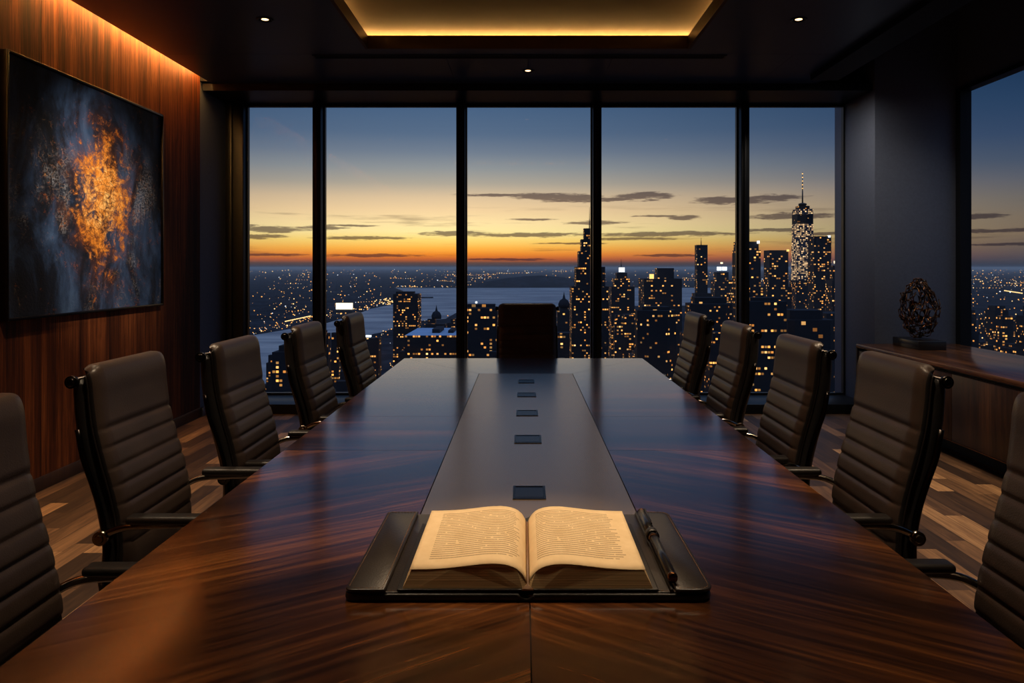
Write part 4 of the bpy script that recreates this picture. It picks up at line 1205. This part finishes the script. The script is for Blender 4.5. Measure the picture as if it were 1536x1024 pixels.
# river side
tower('riverside_tower', 'dark slab tower standing alone at the river edge', 'skyscraper', 1050,
      [(589.5, 627, 441)], 'w_near', extra=roof_plant([(592, 619, 437.5)]))
tower('flat_roof_building', 'wide office building with a flat roof coloured as if lit pale blue in front of the tall riverside tower', 'office building', 640,
      [(607, 688, 503)], 'w_rows', dep=80, roof='roof_lit_blue', extra=roof_plant([(643, 655, 497), (668, 676, 499)]))
tower('lit_window_tower', 'block tower full of amber windows beside the chair at the head of the table', 'office building', 620,
      [(694, 746, 462)], 'w_near', extra=lambda r, c, D, d, z: (lampbox(r, 712, 714.5, 453, 455.5, D, c, d * 0.3, 'white_lamp'), roof_plant([(698, 742, 457)])(r, c, D, d, z)))
tower('notched_block', 'stepped dark block rising from the river behind the second and third painting side chairs', 'office building', 520,
      [(408, 446, 528), (416, 440, 519)], 'w_near')
tower('narrow_block', 'narrow dark block with amber windows between the two farthest painting side chairs', 'office building', 600,
      [(476, 492, 500), (478, 488, 496)], 'w_sparse')
tower('slender_block', 'slender amber lit block just beside the farthest painting side chair', 'office building', 700,
      [(497, 508, 499)], 'w_near')
def dome(root, cx_, D, dep, z):
    m = MB(); m.lathe([(9, 0), (9.5, 6), (7, 12), (2.5, 15), (0.8, 22), (0.3, 26)], 0, 0, z, 16); m.build('dome', M['roof'], root)
tower('domed_building', 'small domed building silhouetted against the river', 'building', 1500,
      [(638, 668, 486), (640, 652, 479)], 'w_sparse', extra=dome)
tower('domed_tower', 'squat tower with rounded top just beside the chair at the table head', 'building', 1300,
      [(836, 857, 466), (840, 853, 462)], 'w_mid', extra=dome)
tower('waterfront_block', 'low waterfront block at the near bank beside the mullion', 'building', 1700,
      [(668, 690, 484), (676, 690, 478)], 'w_mid')
tower('blue_lit_block', 'low dark block with a blue white roof lamp above the farthest painting side chair', 'building', 800,
      [(546, 568, 507)], 'w_sparse', extra=lambda r, c, D, d, z: lampbox(r, 548, 556, 503, 505.5, D, c, d, 'white_lamp'))
# bright sign on the far bank
a, b = gpt(504, 470), gpt(529, 470)
sg = empty('illuminated_sign', ((a.x + b.x) / 2, a.y, GZ), 0, 'large bright white sign on the far river bank above a chair', 'sign')
w = (b.x - a.x) / 2
m = MB(); m.box(-w, w, -3, 3, 18, 46); m.build('sign_face', emitter('sign_glow', (1.0, 0.86, 0.62), 1.8, False), sg)
m = MB(); m.box(-w - 2, w + 2, 3.2, 8, 14, 49); m.box(-w, w, -2, 6, 0, 14); m.build('sign_mount', M['steel'], sg)

# low city blocks, each its own building
rb = random.Random(23)
def clear(x0, x1, y0, y1):
    for (a, b, c, d) in foot:
        if x0 < b + 3 and x1 > a - 3 and y0 < d + 3 and y1 > c - 3: return False
    return True
nb = 0; tries = 0
while nb < 150 and tries < 6000:
    tries += 1
    px = rb.uniform(400, 1300) if rb.random() < 0.9 else rb.uniform(1430, 1600)
    if px < 690: py = rb.uniform(512, 600); D = rb.uniform(560, 1300)
    elif px < 860: py = rb.uniform(472, 560); D = rb.uniform(560, 2300)
    elif px < 1300: py = rb.uniform(446, 565); D = rb.uniform(560, 3000)
    else: py = rb.uniform(455, 520); D = rb.uniform(900, 2600)
    if 610 > px and py < 520: continue
    pw = rb.uniform(9, 30) * min(1.3, 900 / D + 0.35)
    x0 = (px - pw / 2 - VX) / F * D; x1 = (px + pw / 2 - VX) / F * D
    top = CAMZ + (VY - py) / F * D
    dep = (x1 - x0) * rb.uniform(0.8, 1.4)
    if top < GZ + 12 or top > GZ + 190: continue
    if not clear(x0, x1, D, D + dep): continue
    foot.append((x0, x1, D, D + dep))
    hgt = top - GZ
    m = MB(); wdt = x1 - x0
    tower_box(m, -wdt / 2, wdt / 2, -dep / 2, dep / 2, 0, hgt * 0.93)
    k = rb.uniform(0.4, 0.8)
    tower_box(m, -wdt / 2 * k, wdt / 2 * k, -dep / 2 * k, dep / 2 * k, hgt * 0.93, hgt)
    mt = rb.choice(['w_near', 'w_sparse', 'w_rows', 'w_near']) if D < 1000 else rb.choice(['w_mid', 'w_midrows', 'w_mid']) if D < 2000 else 'w_far'
    o = m.build('city_block', [M[mt], M['roof']], None, ((x0 + x1) / 2, D + dep / 2, GZ))
    tag(o, 'low dark city block speckled with warm window lights among the taller towers', 'building', 'low city blocks below the towers')
    nb += 1

# street and house lights: nobody could count them
rl = random.Random(5)
m = MB()
def dot(px, py, r, mi, lift=4.0):
    p = gpt(px, py); s = r * p.y / F
    for (a, b, c, d) in foot:
        if a - s - 1 < p.x < b + s + 1 and c - s - 1 < p.y < d + s + 1: return
    p.z += max(lift, s)
    k = [(s, 0, 0), (-s, 0, 0), (0, s, 0), (0, -s, 0), (0, 0, s * 0.8), (0, 0, -s * 0.8)]
    m.faces([p + Vector(q) for q in k], [(0, 2, 4), (2, 1, 4), (1, 3, 4), (3, 0, 4), (2, 0, 5), (1, 2, 5), (3, 1, 5), (0, 3, 5)], mi)
def pick():
    q = rl.random()
    return 0 if q < 0.62 else 1 if q < 0.93 else 2
from mathutils import geometry as mg
rpoly = [Vector((p[0], p[1])) for p in riv]
def in_river(px, py):
    c = False; n = len(riv); j = n - 1
    for i in range(n):
        if (riv[i][1] > py) != (riv[j][1] > py) and px < (riv[j][0] - riv[i][0]) * (py - riv[i][1]) / (riv[j][1] - riv[i][1]) + riv[i][0]: c = not c
        j = i
    return c
def rad():
    return 0.45 + 0.85 * rl.random() ** 2.5
for k in range(620):
    px, py = rl.uniform(340, 1620), 404.5 + 27 * rl.random() ** 1.1
    if not in_river(px, py): dot(px, py, rad() * 0.9, pick())
for k in range(60):                                   # strings of lamps along the far roads
    px, py = rl.uniform(340, 1600), rl.uniform(407, 470)
    if px > 640 and px < 1400: py = rl.uniform(406, 429)
    sl = rl.uniform(-0.06, 0.06); n = rl.randint(4, 14); st = rl.uniform(2.5, 5)
    for i in range(n):
        x, y = px + i * st, py + sl * i * st
        if not in_river(x, y) and y > 404.5: dot(x, y, rad() * 0.9, pick())
for k in range(330):
    px, py = rl.uniform(330, 600), rl.uniform(430, 505)
    if not in_river(px, py) and py < 505 and (px < 640): dot(px, py, rad(), pick())
for k in range(95):
    x = 372 + (592 - 372) * rl.random(); y = 503 - (x - 372) * 0.21 - rl.random() * 7
    if not in_river(x, y): dot(x, y, rad() * 1.15, pick())
for k in range(26): dot(428 + k * 1.5, 483.5 - k * 0.33, 1.1, 1)
for k in range(26): dot(566 + rl.gauss(10, 10), 452 + rl.gauss(0, 3), 1.0, 1)
for k in range(110): dot(rl.uniform(592, 1060), 430.6 + rl.uniform(-1.2, 0.4), rad(), pick())
for k in range(520):
    px, py = rl.uniform(470, 1290), rl.uniform(462, 610)
    if not in_river(px, py): dot(px, py, rad() * 1.05, pick(), rl.uniform(4, 30))
for k in range(520):
    px, py = rl.uniform(1425, 1640), 405 + 150 * rl.random() ** 1.2
    dot(px, py, rad() * 1.1, pick())
for k in range(14): dot(1507 + k * 2, 437 + k * 0.3, 1.3, 1)
o = m.build('city_lights', [emitter('street_orange', (1.0, 0.42, 0.09), 1.7, False), emitter('street_amber', (1.0, 0.62, 0.24), 2.0, False), emitter('street_white', (0.9, 0.92, 1.0), 1.6, False)])
tag(o, 'countless amber street and house lights scattered over the city below', 'city lights', None, 'stuff')
